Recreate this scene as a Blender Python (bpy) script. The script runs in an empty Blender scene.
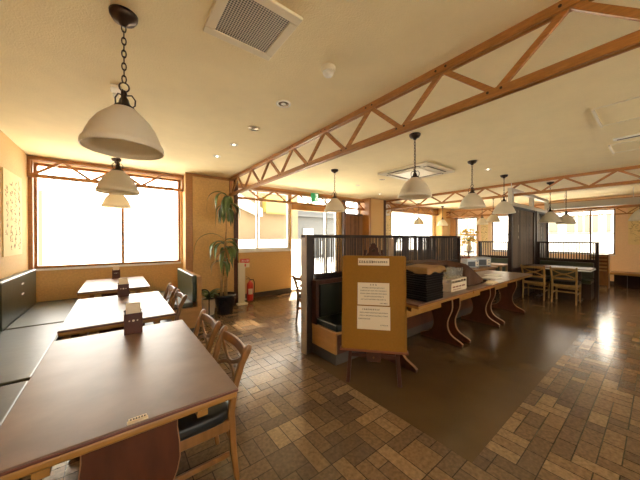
import bpy, bmesh, math, random
from math import sin, cos, pi, radians, sqrt
from mathutils import Vector, Matrix
random.seed(7)
S = bpy.context.scene
C = S.collection
CEIL = 2.52

# ------------------------------------------------------------------ materials
def new_mat(name):
    m = bpy.data.materials.new(name); m.use_nodes = True
    nt = m.node_tree; b = nt.nodes['Principled BSDF']
    return m, nt, b

def mat(name, col, rough=0.5, metal=0.0, var=0.0, scale=8.0, stretch=(1, 1, 1), bump=0.0, bscale=60.0, emit=None, estr=0.0, spec=0.5, coat=0.0, col2=None):
    m, nt, b = new_mat(name)
    b.inputs['Base Color'].default_value = (*col, 1)
    b.inputs['Roughness'].default_value = rough
    b.inputs['Metallic'].default_value = metal
    b.inputs['Specular IOR Level'].default_value = spec
    b.inputs['Coat Weight'].default_value = coat
    if emit:
        b.inputs['Emission Color'].default_value = (*emit, 1); b.inputs['Emission Strength'].default_value = estr
    if var > 0 or col2 or bump > 0:
        tc = nt.nodes.new('ShaderNodeTexCoord'); mp = nt.nodes.new('ShaderNodeMapping')
        mp.inputs['Scale'].default_value = stretch
        nt.links.new(tc.outputs['Object'], mp.inputs['Vector'])
    if var > 0 or col2:
        nz = nt.nodes.new('ShaderNodeTexNoise'); nz.inputs['Scale'].default_value = scale; nz.inputs['Detail'].default_value = 5
        nt.links.new(mp.outputs['Vector'], nz.inputs['Vector'])
        cr = nt.nodes.new('ShaderNodeValToRGB')
        if col2 is None:
            a = tuple(c * (1 - var) for c in col); z = tuple(min(1, c * (1 + var)) for c in col)
        else:
            a, z = col, col2
        cr.color_ramp.elements[0].position = 0.3; cr.color_ramp.elements[0].color = (*a, 1)
        cr.color_ramp.elements[1].position = 0.7; cr.color_ramp.elements[1].color = (*z, 1)
        nt.links.new(nz.outputs['Fac'], cr.inputs['Fac'])
        nt.links.new(cr.outputs['Color'], b.inputs['Base Color'])
    if bump > 0:
        n2 = nt.nodes.new('ShaderNodeTexNoise'); n2.inputs['Scale'].default_value = bscale; n2.inputs['Detail'].default_value = 3
        nt.links.new(mp.outputs['Vector'], n2.inputs['Vector'])
        bp = nt.nodes.new('ShaderNodeBump'); bp.inputs['Strength'].default_value = bump; bp.inputs['Distance'].default_value = 0.01
        nt.links.new(n2.outputs['Fac'], bp.inputs['Height']); nt.links.new(bp.outputs['Normal'], b.inputs['Normal'])
    return m

def glass_mat(name, tint=(1, 1, 1), refl=0.08):
    m = bpy.data.materials.new(name); m.use_nodes = True
    nt = m.node_tree; nt.nodes.remove(nt.nodes['Principled BSDF'])
    out = nt.nodes['Material Output']
    t = nt.nodes.new('ShaderNodeBsdfTransparent'); t.inputs['Color'].default_value = (*tint, 1)
    g = nt.nodes.new('ShaderNodeBsdfGlossy'); g.inputs['Roughness'].default_value = 0.02
    fr = nt.nodes.new('ShaderNodeLayerWeight'); fr.inputs['Blend'].default_value = refl
    mx = nt.nodes.new('ShaderNodeMixShader')
    nt.links.new(fr.outputs['Fresnel'], mx.inputs['Fac']); nt.links.new(t.outputs[0], mx.inputs[1]); nt.links.new(g.outputs[0], mx.inputs[2])
    nt.links.new(mx.outputs[0], out.inputs['Surface'])
    return m

def cloudy_glass(name, tint, refl):
    m = glass_mat(name, tint, refl); nt = m.node_tree; out = nt.nodes['Material Output']; src = out.inputs['Surface'].links[0].from_socket
    d = nt.nodes.new('ShaderNodeBsdfDiffuse'); d.inputs['Color'].default_value = (0.75, 0.73, 0.68, 1); mx = nt.nodes.new('ShaderNodeMixShader'); mx.inputs[0].default_value = 0.14
    nt.links.new(src, mx.inputs[1]); nt.links.new(d.outputs[0], mx.inputs[2]); nt.links.new(mx.outputs[0], out.inputs['Surface'])
    return m

def stripe_mat(name, cols, scale, axis=0, rough=0.6):
    """vertical canes: colour picked by position along one axis"""
    m, nt, b = new_mat(name)
    tc = nt.nodes.new('ShaderNodeTexCoord'); sp = nt.nodes.new('ShaderNodeSeparateXYZ'); nt.links.new(tc.outputs['Object'], sp.inputs[0])
    mu = nt.nodes.new('ShaderNodeMath'); mu.operation = 'MULTIPLY'; mu.inputs[1].default_value = scale
    nt.links.new(sp.outputs[axis], mu.inputs[0])
    fl = nt.nodes.new('ShaderNodeMath'); fl.operation = 'FLOOR'; nt.links.new(mu.outputs[0], fl.inputs[0])
    wn = nt.nodes.new('ShaderNodeTexWhiteNoise'); wn.noise_dimensions = '1D'; nt.links.new(fl.outputs[0], wn.inputs['W'])
    nz = nt.nodes.new('ShaderNodeTexNoise'); nz.inputs['Scale'].default_value = 9; nt.links.new(tc.outputs['Object'], nz.inputs['Vector'])
    ad = nt.nodes.new('ShaderNodeMath'); ad.operation = 'MULTIPLY_ADD'; ad.inputs[1].default_value = 0.45
    nt.links.new(nz.outputs['Fac'], ad.inputs[0]); nt.links.new(wn.outputs['Value'], ad.inputs[2])
    sb = nt.nodes.new('ShaderNodeMath'); sb.operation = 'SUBTRACT'; sb.inputs[1].default_value = 0.22; nt.links.new(ad.outputs[0], sb.inputs[0])
    cr = nt.nodes.new('ShaderNodeValToRGB')
    n = len(cols)
    for i, c in enumerate(cols):
        e = cr.color_ramp.elements[i] if i < 2 else cr.color_ramp.elements.new(0.5)
        e.position = i / (n - 1); e.color = (*c, 1)
    nt.links.new(sb.outputs[0], cr.inputs['Fac']); nt.links.new(cr.outputs['Color'], b.inputs['Base Color'])
    b.inputs['Roughness'].default_value = rough
    return m

def hole_mat(name, col, dark, scale, axes=(0, 1), thr=0.3):
    """punched sheet: square grid of dark round holes"""
    m, nt, b = new_mat(name)
    tc = nt.nodes.new('ShaderNodeTexCoord')
    vo = nt.nodes.new('ShaderNodeTexVoronoi'); vo.voronoi_dimensions = '2D'; vo.inputs['Scale'].default_value = scale; vo.inputs['Randomness'].default_value = 0
    nt.links.new(tc.outputs['Object'], vo.inputs['Vector'])
    lt = nt.nodes.new('ShaderNodeMath'); lt.operation = 'LESS_THAN'; lt.inputs[1].default_value = thr; nt.links.new(vo.outputs['Distance'], lt.inputs[0])
    mx = nt.nodes.new('ShaderNodeMix'); mx.data_type = 'RGBA'; mx.inputs[6].default_value = (*col, 1); mx.inputs[7].default_value = (*dark, 1)
    nt.links.new(lt.outputs[0], mx.inputs[0]); nt.links.new(mx.outputs[2], b.inputs['Base Color'])
    b.inputs['Roughness'].default_value = 0.5
    return m

M = {}
M['wall'] = mat('wall_cloth', (0.62, 0.385, 0.145), 0.75, var=0.10, scale=40, bump=0.25, bscale=180)
M['wall_pale'] = mat('wall_pale_cloth', (0.64, 0.43, 0.185), 0.75, var=0.08, scale=40, bump=0.25, bscale=180)
M['ceil'] = mat('ceiling_paper', (0.86, 0.745, 0.47), 0.85, var=0.03, scale=5, bump=0.35, bscale=120)
M['truss'] = mat('truss_wood', (0.35, 0.150, 0.036), 0.42, var=0.22, scale=5, stretch=(3, 3, 20))
M['frame'] = mat('frame_wood', (0.36, 0.155, 0.035), 0.45, var=0.2, scale=6, stretch=(3, 3, 12))
M['lintel'] = mat('lintel_wood', (0.55, 0.28, 0.075), 0.55, var=0.15, scale=4)
M['top'] = mat('table_laminate', (0.145, 0.080, 0.050), 0.40, col2=(0.225, 0.135, 0.090), scale=5.5, stretch=(1.2, 1, 1), spec=0.8)
M['edge'] = mat('table_edge_wood', (0.33, 0.155, 0.030), 0.4, var=0.15, scale=8)
M['lip'] = mat('table_lip', (0.12, 0.032, 0.018), 0.4)
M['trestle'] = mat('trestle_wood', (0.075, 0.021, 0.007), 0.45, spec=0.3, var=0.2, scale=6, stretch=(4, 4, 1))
M['tedge'] = mat('trestle_edge', (0.26, 0.13, 0.055), 0.4)
M['chair'] = mat('chair_wood', (0.235, 0.104, 0.027), 0.33, var=0.22, scale=7, stretch=(4, 4, 1), coat=0.2)
M['chair2'] = mat('pale_chair_wood', (0.34, 0.20, 0.065), 0.42, var=0.18, scale=7, stretch=(4, 4, 1))
M['redwood'] = mat('red_chair_wood', (0.28, 0.06, 0.02), 0.4, var=0.2)
M['vinyl'] = mat('bench_vinyl', (0.046, 0.047, 0.024), 0.36, var=0.2, scale=3, bump=0.12, bscale=14, spec=0.6)
M['vinyl_green'] = mat('green_vinyl', (0.045, 0.065, 0.032), 0.34, var=0.2, scale=3, bump=0.1, bscale=14)
M['vinyl_dark'] = mat('dark_green_vinyl', (0.013, 0.018, 0.010), 0.34, var=0.2, scale=3, bump=0.1, bscale=14, spec=0.4)
M['vinyl_pipe'] = mat('vinyl_piping', (0.20, 0.20, 0.15), 0.3)
M['boothwood'] = mat('booth_wood', (0.46, 0.235, 0.070), 0.45, var=0.14, scale=4, stretch=(1, 1, 4))
M['plinth'] = mat('plinth', (0.06, 0.048, 0.036), 0.6)
M['dark'] = mat('dark_stained_wood', (0.024, 0.012, 0.007), 0.5, spec=0.3, var=0.2, scale=8)
M['palepost'] = mat('pale_post_wood', (0.36, 0.25, 0.15), 0.5, var=0.12, scale=8)  # mid post wood, also paints the lit side of the end post
M['cane'] = stripe_mat('charred_bamboo', [(0.014, 0.009, 0.006), (0.045, 0.025, 0.014), (0.10, 0.062, 0.040), (0.025, 0.015, 0.010)], 34, 0)
M['cane_y'] = stripe_mat('charred_bamboo_y', [(0.035, 0.022, 0.016), (0.10, 0.06, 0.04), (0.20, 0.14, 0.09), (0.06, 0.035, 0.024)], 34, 1)
M['cane_light'] = stripe_mat('weathered_bamboo', [(0.05, 0.035, 0.024), (0.16, 0.115, 0.075), (0.32, 0.25, 0.175), (0.09, 0.06, 0.04)], 30, 0)
M['cane_brown'] = stripe_mat('brown_bamboo', [(0.10, 0.040, 0.016), (0.22, 0.09, 0.035), (0.16, 0.06, 0.025), (0.30, 0.15, 0.07)], 26, 0)
M['reed'] = stripe_mat('pale_reed', [(0.42, 0.30, 0.19), (0.25, 0.145, 0.08), (0.46, 0.36, 0.24), (0.18, 0.09, 0.045)], 18, 1)
M['shade'] = None
M['bronze'] = mat('bronze', (0.045, 0.026, 0.016), 0.38, metal=0.7)
M['white'] = mat('white_paint', (0.80, 0.77, 0.70), 0.45)
M['greywhite'] = mat('grey_white_paint', (0.50, 0.46, 0.38), 0.5)
M['cream'] = mat('cream_plastic', (0.74, 0.66, 0.48), 0.45)
M['offwhite'] = mat('aged_white_plastic', (0.68, 0.61, 0.46), 0.5)
M['mesh'] = hole_mat('grille_mesh', (0.55, 0.49, 0.38), (0.03, 0.024, 0.016), 75, thr=0.40)
M['slot'] = mat('slot_dark', (0.03, 0.025, 0.02), 0.6)
M['alu'] = mat('aluminium', (0.62, 0.63, 0.62), 0.35, metal=0.5)
M['aluw'] = mat('white_aluminium', (0.75, 0.73, 0.68), 0.4)
M['brownalu'] = mat('brown_aluminium', (0.10, 0.055, 0.045), 0.45)
M['glass'] = glass_mat('window_glass')
M['dimmer'] = glass_mat('sun_dimmer_sheet', (0.42, 0.40, 0.36), 0.05)  # tinted sheet that dims the sun through the added canopy
M['tumbler'] = cloudy_glass('tumbler_glass', (0.96, 0.96, 0.94), 0.12)
M['board'] = mat('notice_board', (0.27, 0.125, 0.015), 0.7, spec=0.2, var=0.05, scale=60, bump=0.15, bscale=220)
M['easel'] = mat('easel_wood', (0.060, 0.021, 0.011), 0.42, spec=0.3, var=0.2, scale=8)
M['ledge'] = mat('easel_ledge', (0.21, 0.066, 0.026), 0.4)
M['paper'] = mat('paper', (0.76, 0.65, 0.47), 0.8)
M['whitepaper'] = mat('white_paper', (0.82, 0.80, 0.74), 0.7)
M['scroll'] = mat('scroll_paper', (0.78, 0.61, 0.30), 0.8, var=0.06, scale=6)
M['wall_end'] = mat('end_wall_cloth', (0.80, 0.58, 0.35), 0.75, var=0.08, scale=40, bump=0.25, bscale=180)
M['ink'] = mat('ink', (0.035, 0.024, 0.016), 0.7)
M['fadedink'] = mat('faded_ink', (0.20, 0.13, 0.06), 0.7)
M['black'] = mat('black_lacquer', (0.012, 0.011, 0.009), 0.36, spec=0.4)
M['tray'] = mat('tray_lacquer', (0.007, 0.0045, 0.004), 0.45, spec=0.2)
M['cloth'] = mat('brown_cloth', (0.25, 0.135, 0.042), 0.85, var=0.15, scale=14, bump=0.3, bscale=40)
M['clothdark'] = mat('dark_brown_cloth', (0.075, 0.030, 0.012), 0.85, var=0.15, scale=14, bump=0.3, bscale=40)
M['carton'] = mat('carton', (0.66, 0.53, 0.36), 0.75, var=0.06, scale=20)
M['cartonink'] = mat('carton_print', (0.22, 0.07, 0.04), 0.7)
M['leaf'] = mat('leaf', (0.055, 0.110, 0.022), 0.34, col2=(0.14, 0.20, 0.050), scale=6)
M['deadleaf'] = mat('dry_leaf', (0.34, 0.16, 0.05), 0.7, var=0.2)
M['cane_trunk'] = mat('plant_cane', (0.36, 0.22, 0.09), 0.7, var=0.25, scale=12, stretch=(1, 1, 3))
M['soil'] = mat('soil', (0.06, 0.035, 0.02), 0.9)
M['potblack'] = mat('black_pot', (0.020, 0.018, 0.022), 0.25)
M['potcream'] = mat('cream_pot', (0.78, 0.66, 0.44), 0.5)
M['red'] = mat('extinguisher_red', (0.55, 0.035, 0.022), 0.3)
M['signred'] = mat('sign_red', (0.66, 0.05, 0.035), 0.5)
M['green'] = mat('exit_green', (0.03, 0.36, 0.12), 0.4, emit=(0.05, 0.55, 0.2), estr=0.08)
M['exitwhite'] = mat('exit_white', (0.85, 0.92, 0.85), 0.4, emit=(0.8, 1.0, 0.85), estr=0.25)
M['yellow'] = mat('yellow_flower', (0.78, 0.50, 0.07), 0.6)
M['silver'] = mat('silver_metal', (0.30, 0.30, 0.29), 0.35, metal=0.8)
M['darkplastic'] = mat('dark_plastic', (0.04, 0.042, 0.045), 0.35)
M['napbox'] = mat('caddy_wood', (0.080, 0.022, 0.010), 0.4, spec=0.3, var=0.15, scale=10)
M['chrome'] = mat('chrome', (0.8, 0.78, 0.72), 0.15, metal=1.0)
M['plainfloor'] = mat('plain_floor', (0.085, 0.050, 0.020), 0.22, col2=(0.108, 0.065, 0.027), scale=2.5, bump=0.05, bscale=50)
M['lampglow'] = mat('lamp_glow', (1, 0.95, 0.85), 0.4, emit=(1.0, 0.9, 0.7), estr=3.0)
M['lamphole'] = mat('lamp_reflector', (0.42, 0.36, 0.27), 0.25, metal=0.6)
M['concrete'] = mat('concrete_ground', (0.58, 0.56, 0.52), 0.85, var=0.06, scale=1.5)
M['stucco'] = mat('beige_stucco', (0.125, 0.090, 0.050), 0.85, var=0.06, scale=3)
M['palestucco'] = mat('pale_stucco', (0.78, 0.74, 0.66), 0.85)
M['awning'] = mat('awning_yellow', (0.20, 0.155, 0.030), 0.6)
M['greyshed'] = mat('grey_metal_cladding', (0.042, 0.044, 0.045), 0.6, var=0.1, scale=2, stretch=(0.3, 1, 8))
M['brownboard'] = mat('brown_board', (0.10, 0.062, 0.03), 0.6, var=0.1)
M['beigewin'] = mat('beige_blind', (0.105, 0.095, 0.065), 0.7)
M['canopy'] = mat('sun_blocker_sheet', (0.55, 0.52, 0.48), 0.7)  # sheet of the added canopies that block the sun

# opal glass of the pendant shades: scatters and lets a little light through
def opal():
    m = bpy.data.materials.new('opal_glass'); m.use_nodes = True
    nt = m.node_tree; b = nt.nodes['Principled BSDF']; out = nt.nodes['Material Output']
    b.inputs['Base Color'].default_value = (0.76, 0.70, 0.58, 1); b.inputs['Roughness'].default_value = 0.3
    tr = nt.nodes.new('ShaderNodeBsdfTranslucent'); tr.inputs['Color'].default_value = (0.80, 0.72, 0.56, 1)
    mx = nt.nodes.new('ShaderNodeMixShader'); mx.inputs[0].default_value = 0.35
    nt.links.new(b.outputs[0], mx.inputs[1]); nt.links.new(tr.outputs[0], mx.inputs[2]); nt.links.new(mx.outputs[0], out.inputs['Surface'])
    return m
M['shade'] = opal()

def tile_mat():
    m, nt, b = new_mat('floor_tile')
    at = nt.nodes.new('ShaderNodeAttribute'); at.attribute_name = 'tile'
    tc = nt.nodes.new('ShaderNodeTexCoord')
    nz = nt.nodes.new('ShaderNodeTexNoise'); nz.inputs['Scale'].default_value = 45; nz.inputs['Detail'].default_value = 4
    nt.links.new(tc.outputs['Object'], nz.inputs['Vector'])
    cr = nt.nodes.new('ShaderNodeValToRGB'); cr.color_ramp.elements[0].position = 0.3; cr.color_ramp.elements[0].color = (0.72, 0.72, 0.72, 1)
    cr.color_ramp.elements[1].position = 0.7; cr.color_ramp.elements[1].color = (1.22, 1.22, 1.22, 1)
    nt.links.new(nz.outputs['Fac'], cr.inputs['Fac'])
    mx = nt.nodes.new('ShaderNodeMix'); mx.data_type = 'RGBA'; mx.blend_type = 'MULTIPLY'; mx.inputs[0].default_value = 1
    nt.links.new(at.outputs['Color'], mx.inputs[6]); nt.links.new(cr.outputs['Color'], mx.inputs[7])
    nt.links.new(mx.outputs[2], b.inputs['Base Color'])
    b.inputs['Roughness'].default_value = 0.18; b.inputs['Specular IOR Level'].default_value = 0.65
    bp = nt.nodes.new('ShaderNodeBump'); bp.inputs['Strength'].default_value = 0.12; bp.inputs['Distance'].default_value = 0.004
    nt.links.new(nz.outputs['Fac'], bp.inputs['Height']); nt.links.new(bp.outputs['Normal'], b.inputs['Normal'])
    return m
M['tile'] = tile_mat()

# ------------------------------------------------------------------ mesh helpers
class MB:
    def __init__(s): s.v = []; s.f = []
    def add(s, vs, fs):
        o = len(s.v); s.v += [tuple(x) for x in vs]; s.f += [tuple(i + o for i in f) for f in fs]; return s
    def box(s, x0, x1, y0, y1, z0, z1):
        return s.add([(x0, y0, z0), (x1, y0, z0), (x1, y1, z0), (x0, y1, z0), (x0, y0, z1), (x1, y0, z1), (x1, y1, z1), (x0, y1, z1)],
                     [(0, 3, 2, 1), (4, 5, 6, 7), (0, 1, 5, 4), (1, 2, 6, 5), (2, 3, 7, 6), (3, 0, 4, 7)])
    def prism(s, poly, d0, d1, plane='XZ'):
        """extrude a polygon: XZ -> along Y, YZ -> along X, XY -> along Z"""
        def P(a, b, d): return (a, d, b) if plane == 'XZ' else (d, a, b) if plane == 'YZ' else (a, b, d)
        n = len(poly)
        vs = [P(a, b, d0) for a, b in poly] + [P(a, b, d1) for a, b in poly]
        fs = [tuple(range(n)), tuple(range(2 * n - 1, n - 1, -1))] + [(i, i + n, (i + 1) % n + n, (i + 1) % n) for i in range(n)]
        return s.add(vs, fs)
    def tube(s, pts, r, n=8, cap=True):
        pts = [Vector(p) for p in pts]; rs = r if isinstance(r, (list, tuple)) else [r] * len(pts)
        t0 = (pts[1] - pts[0]).normalized(); up = Vector((0, 0, 1)) if abs(t0.z) < 0.9 else Vector((1, 0, 0))
        a = t0.cross(up).normalized(); vs = []
        for i, p in enumerate(pts):
            t = (pts[min(i + 1, len(pts) - 1)] - pts[max(i - 1, 0)]).normalized()
            a = (a - t * a.dot(t)).normalized(); b = t.cross(a)
            for k in range(n):
                w = 2 * pi * k / n; vs.append(p + (a * cos(w) + b * sin(w)) * rs[i])
        fs = [(i * n + k, i * n + (k + 1) % n, (i + 1) * n + (k + 1) % n, (i + 1) * n + k) for i in range(len(pts) - 1) for k in range(n)]
        if cap: fs += [tuple(range(n - 1, -1, -1)), tuple(range((len(pts) - 1) * n, len(pts) * n))]
        return s.add(vs, fs)
    def bar(s, pts, w, t, side):
        """rectangular bar along pts; w measured along `side`, t across"""
        pts = [Vector(p) for p in pts]; sd = Vector(side).normalized(); vs = []
        ws = w if isinstance(w, (list, tuple)) else [w] * len(pts); ts = t if isinstance(t, (list, tuple)) else [t] * len(pts)
        for i, p in enumerate(pts):
            d = (pts[min(i + 1, len(pts) - 1)] - pts[max(i - 1, 0)]).normalized()
            q = d.cross(sd).normalized(); e = q.cross(d).normalized()
            for a, b in ((-1, -1), (1, -1), (1, 1), (-1, 1)): vs.append(p + e * (a * ws[i] / 2) + q * (b * ts[i] / 2))
        n = 4
        fs = [(i * n + k, i * n + (k + 1) % n, (i + 1) * n + (k + 1) % n, (i + 1) * n + k) for i in range(len(pts) - 1) for k in range(n)]
        fs += [(3, 2, 1, 0), tuple(range((len(pts) - 1) * n, len(pts) * n))]
        return s.add(vs, fs)
    def lathe(s, prof, n=32, c=(0, 0, 0), closed=False):
        vs = [(c[0] + r * cos(2 * pi * k / n), c[1] + r * sin(2 * pi * k / n), c[2] + z) for r, z in prof for k in range(n)]
        m = len(prof); fs = []
        for i in range(m if closed else m - 1):
            j = (i + 1) % m
            for k in range(n): fs.append((i * n + k, i * n + (k + 1) % n, j * n + (k + 1) % n, j * n + k))
        if not closed: fs += [tuple(range(n - 1, -1, -1)), tuple(range((m - 1) * n, m * n))]
        return s.add(vs, fs)
    def torus(s, c, R, r, ax=(0, 0, 1), n=16, m=6, sx=1.0, sz=1.0):
        q = Vector((0, 0, 1)).rotation_difference(Vector(ax)); vs = []
        for i in range(n):
            a = 2 * pi * i / n
            for j in range(m):
                b = 2 * pi * j / m
                p = Vector(((R + r * cos(b)) * cos(a) * sx, (R + r * cos(b)) * sin(a) * sz, r * sin(b)))
                vs.append(Vector(c) + q @ p)
        fs = [(i * m + j, ((i + 1) % n) * m + j, ((i + 1) % n) * m + (j + 1) % m, i * m + (j + 1) % m) for i in range(n) for j in range(m)]
        return s.add(vs, fs)
    def grid(s, fn, nu, nv):
        vs = [fn(i / nu, j / nv) for i in range(nu + 1) for j in range(nv + 1)]
        fs = [(i * (nv + 1) + j, (i + 1) * (nv + 1) + j, (i + 1) * (nv + 1) + j + 1, i * (nv + 1) + j + 1) for i in range(nu) for j in range(nv)]
        return s.add(vs, fs)
    def build(s, name, m, parent=None, bevel=0.0, smooth=False, seg=2, solid=0.0, subsurf=0, loc=None):
        me = bpy.data.meshes.new(name); me.from_pydata([tuple(v) for v in s.v], [], s.f); me.update()
        bm = bmesh.new(); bm.from_mesh(me); bmesh.ops.recalc_face_normals(bm, faces=bm.faces); bm.to_mesh(me); bm.free()
        o = bpy.data.objects.new(name, me); C.objects.link(o)
        if m: me.materials.append(M[m] if isinstance(m, str) else m)
        if parent: o.parent = parent
        if loc: o.location = loc
        if smooth:
            for p in me.polygons: p.use_smooth = True
        if solid:
            md = o.modifiers.new('thick', 'SOLIDIFY'); md.thickness = solid; md.offset = 0
        if bevel:
            md = o.modifiers.new('edge', 'BEVEL'); md.width = bevel; md.segments = seg; md.limit_method = 'ANGLE'; md.angle_limit = radians(40)
            for p in me.polygons: p.use_smooth = True
            md2 = o.modifiers.new('wn', 'WEIGHTED_NORMAL')
        if subsurf:
            md = o.modifiers.new('sub', 'SUBSURF'); md.levels = subsurf; md.render_levels = subsurf
        return o

def bx(*a): return MB().box(*a)
def thing(name, label, cat, loc=(0, 0, 0), rz=0, group=None):
    o = bpy.data.objects.new(name, None); C.objects.link(o); o.empty_display_size = 0.1
    o.location = loc; o.rotation_euler = (0, 0, rz); return tag(o, label, cat, group)
def tag(o, label, cat, group=None, kind=None):
    o['label'] = label; o['category'] = cat
    if group: o['group'] = group
    if kind: o['kind'] = kind
    return o
def struct(o, label=None, cat=None):
    o['kind'] = 'structure'
    if label: o['label'] = label
    if cat: o['category'] = cat
    return o
def kids(o): return list(o.children)
def dup(root, loc, rz=None, label=None, group=None):
    def cp(o, par):
        c = o.copy(); C.objects.link(c)
        if par: c.parent = par
        for ch in KIDS.get(o.name, []): cp(ch, c)
        return c
    r = cp(root, None); r.location = loc
    if rz is not None: r.rotation_euler = (0, 0, rz)
    if label: r['label'] = label
    if group: r['group'] = group
    return r
KIDS = {}
def remember(root):
    def w(o):
        ch = [x for x in C.objects if x.parent == o]; KIDS[o.name] = ch
        for x in ch: w(x)
    w(root)

# ------------------------------------------------------------------ setting
X0, X1, Y0, Y1 = -1.0, 11.2, -3.0, 5.6
WT = 0.18
# floor: stone-look tiles in a random modular bond, every tile a face with its own colour
def build_floor():
    u = 0.095; nx = int((X1 - X0) / u) + 1; ny = int((Y1 - Y0 + WT) / u) + 1
    occ = [[False] * ny for _ in range(nx)]; rnd = random.Random(3)
    mb = MB(); cols = []
    pal = [(0.195, 0.119, 0.060), (0.172, 0.105, 0.055), (0.143, 0.088, 0.048), (0.225, 0.138, 0.068), (0.182, 0.110, 0.056), (0.153, 0.096, 0.054), (0.122, 0.076, 0.045), (0.275, 0.175, 0.088)]
    shapes = [(1, 2)] * 8 + [(2, 1)] * 6 + [(2, 2)] * 2 + [(1, 3), (3, 1), (1, 1), (1, 1)]
    mb.box(X0, X1, Y0, Y1 + WT, -0.05, -0.0015); nb = 6; g = 0.0028
    for i in range(nx):
        for j in range(ny):
            if occ[i][j]: continue
            for _ in range(20):
                a, b = rnd.choice(shapes)
                if i + a <= nx and j + b <= ny and all(not occ[i + p][j + q] for p in range(a) for q in range(b)): break
            else: a = b = 1
            for p in range(a):
                for q in range(b): occ[i + p][j + q] = True
            xa, xb, ya, yb = X0 + i * u + g, min(X1, X0 + (i + a) * u) - g, Y0 + j * u + g, min(Y1 + WT, Y0 + (j + b) * u) - g
            if xb <= xa or yb <= ya: continue
            mb.add([(xa, ya, 0), (xb, ya, 0), (xb, yb, 0), (xa, yb, 0)], [(0, 1, 2, 3)]); cols.append(rnd.choice(pal))
    o = mb.build('floor', 'tile'); me = o.data
    ca = me.color_attributes.new('tile', 'FLOAT_COLOR', 'CORNER')
    for p in me.polygons:
        c = (0.055, 0.036, 0.022) if p.index < nb else cols[p.index - nb]
        for li in p.loop_indices: ca.data[li].color = (*c, 1)
    struct(o, 'brown stone-look tile floor in a random modular bond', 'floor')
build_floor()
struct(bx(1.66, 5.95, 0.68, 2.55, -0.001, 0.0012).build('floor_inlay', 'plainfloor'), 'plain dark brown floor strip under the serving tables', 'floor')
struct(bx(X0 - WT, X1 + WT, Y0 - WT, Y1 + WT, CEIL, CEIL + 0.15).build('ceiling', 'ceil'), 'cream papered ceiling', 'ceiling')
struct(bx(X0 - WT, X0, Y0 - WT, Y1 + WT, 0, CEIL).build('wall_left', 'wall_pale'), 'tan cloth-papered wall above the long bench', 'wall')

def wall_with_holes(name, mname, a0, a1, holes, plane, d0, d1, label):
    """rectangular holes (a0,a1,z0,z1) cut out of a wall of boxes"""
    mb = MB(); cuts = sorted(holes); xs = a0
    def put(p, q, z0, z1):
        if q - p < 1e-4 or z1 - z0 < 1e-4: return
        if plane == 'Y': mb.box(p, q, d0, d1, z0, z1)
        else: mb.box(d0, d1, p, q, z0, z1)
    for (h0, h1, z0, z1) in cuts:
        put(xs, h0, 0, CEIL); put(h0, h1, 0, z0); put(h0, h1, z1, CEIL); xs = h1
    put(xs, a1, 0, CEIL)
    return struct(mb.build(name, mname), label, 'wall')
W1 = (-0.97, 0.97, 0.885, 2.455); W2 = (2.02, 3.40, 1.06, 2.455); D1 = (3.42, 4.98, 0.0, 2.455); W3 = (5.28, 5.93, 2.02, 2.455); W4 = (7.42, 10.15, 0.87, 2.27)
wall_with_holes('wall_front', 'wall', X0, X1 + WT, [W1, W2, D1, W3, W4], 'Y', Y1, Y1 + WT, 'tan window wall facing the street')
R1 = (0.80, 2.95, 0.86, 2.17); R2 = (3.22, 3.92, 0.86, 2.17); R3 = (4.42, 5.24, 0.60, 2.17)
wall_with_holes('wall_right', 'wall_end', Y0 - WT, Y1, [R1, R2, R3], 'X', X1, X1 + WT, 'tan end wall with windows beyond the booths')
FILL_HOLES = [(-0.4, 1.2, 0.9, 2.25), (3.4, 5.4, 0.9, 2.25)]  # openings for windows added behind the camera as fill light
wall_with_holes('wall_back', 'wall', X0, X1, FILL_HOLES, 'Y', Y0 - WT, Y0, 'tan wall behind the seating')

def window(n, hole, plane, d, mulls, fm, sill=True, label='', fw=0.035, depth=0.07):
    """frame, mullions, panes set in the wall; d = plane of the glass"""
    a0, a1, z0, z1 = hole
    def B(p, q, r, s, za, zb): return (p, q, r, s, za, zb) if plane == 'Y' else (r, s, p, q, za, zb)
    root = bpy.data.objects.new('window_%d' % n, None); C.objects.link(root); struct(root, label, 'window')
    f = MB(); h = depth / 2
    f.box(*B(a0, a1, d - h, d + h, z0, z0 + fw)); f.box(*B(a0, a1, d - h, d + h, z1 - fw, z1))
    f.box(*B(a0, a0 + fw, d - h, d + h, z0 + fw, z1 - fw)); f.box(*B(a1 - fw, a1, d - h, d + h, z0 + fw, z1 - fw))
    f.build('window_frame', fm, root, bevel=0.004)
    edges = [a0 + fw] + list(mulls) + [a1 - fw]
    for m_ in mulls: bx(*B(m_ - 0.02, m_ + 0.02, d - h * 0.8, d + h * 0.8, z0 + fw, z1 - fw)).build('mullion', fm, root)
    for p, q in zip(edges[:-1], edges[1:]):
        bx(*B(p + 0.005, q - 0.005, d - 0.003, d + 0.003, z0 + fw, z1 - fw)).build('pane', 'glass', root)
    if sill: bx(*B(a0, a1, *(sorted((d - h, sill))), z0 - 0.03, z0)).build('sill', 'aluw', root)
    return root
window(1, W1, 'Y', 5.70, [0.085], 'frame', sill=5.585, label='wide bright window at the end of the long bench')
window(2, W2, 'Y', 5.68, [2.55], 'aluw', sill=5.58, label='window above the tan dado with a yellow awning outside', fw=0.05)
window(3, W3, 'Y', 5.70, [], 'brownalu', sill=5.59, label='small high window over the brown bamboo screen')
window(4, W4, 'Y', 5.70, [8.9], 'aluw', sill=5.585, label='bright window between far columns behind the bamboo partition')
window(5, R1, 'X', X1 + 0.09, [1.30], 'brownalu', sill=X1 - 0.015, label='large bright window above the slatted booth')
window(6, R2, 'X', X1 + 0.09, [3.33], 'brownalu', sill=X1 - 0.015, label='narrow bright window beside the tall bamboo panel')
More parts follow.
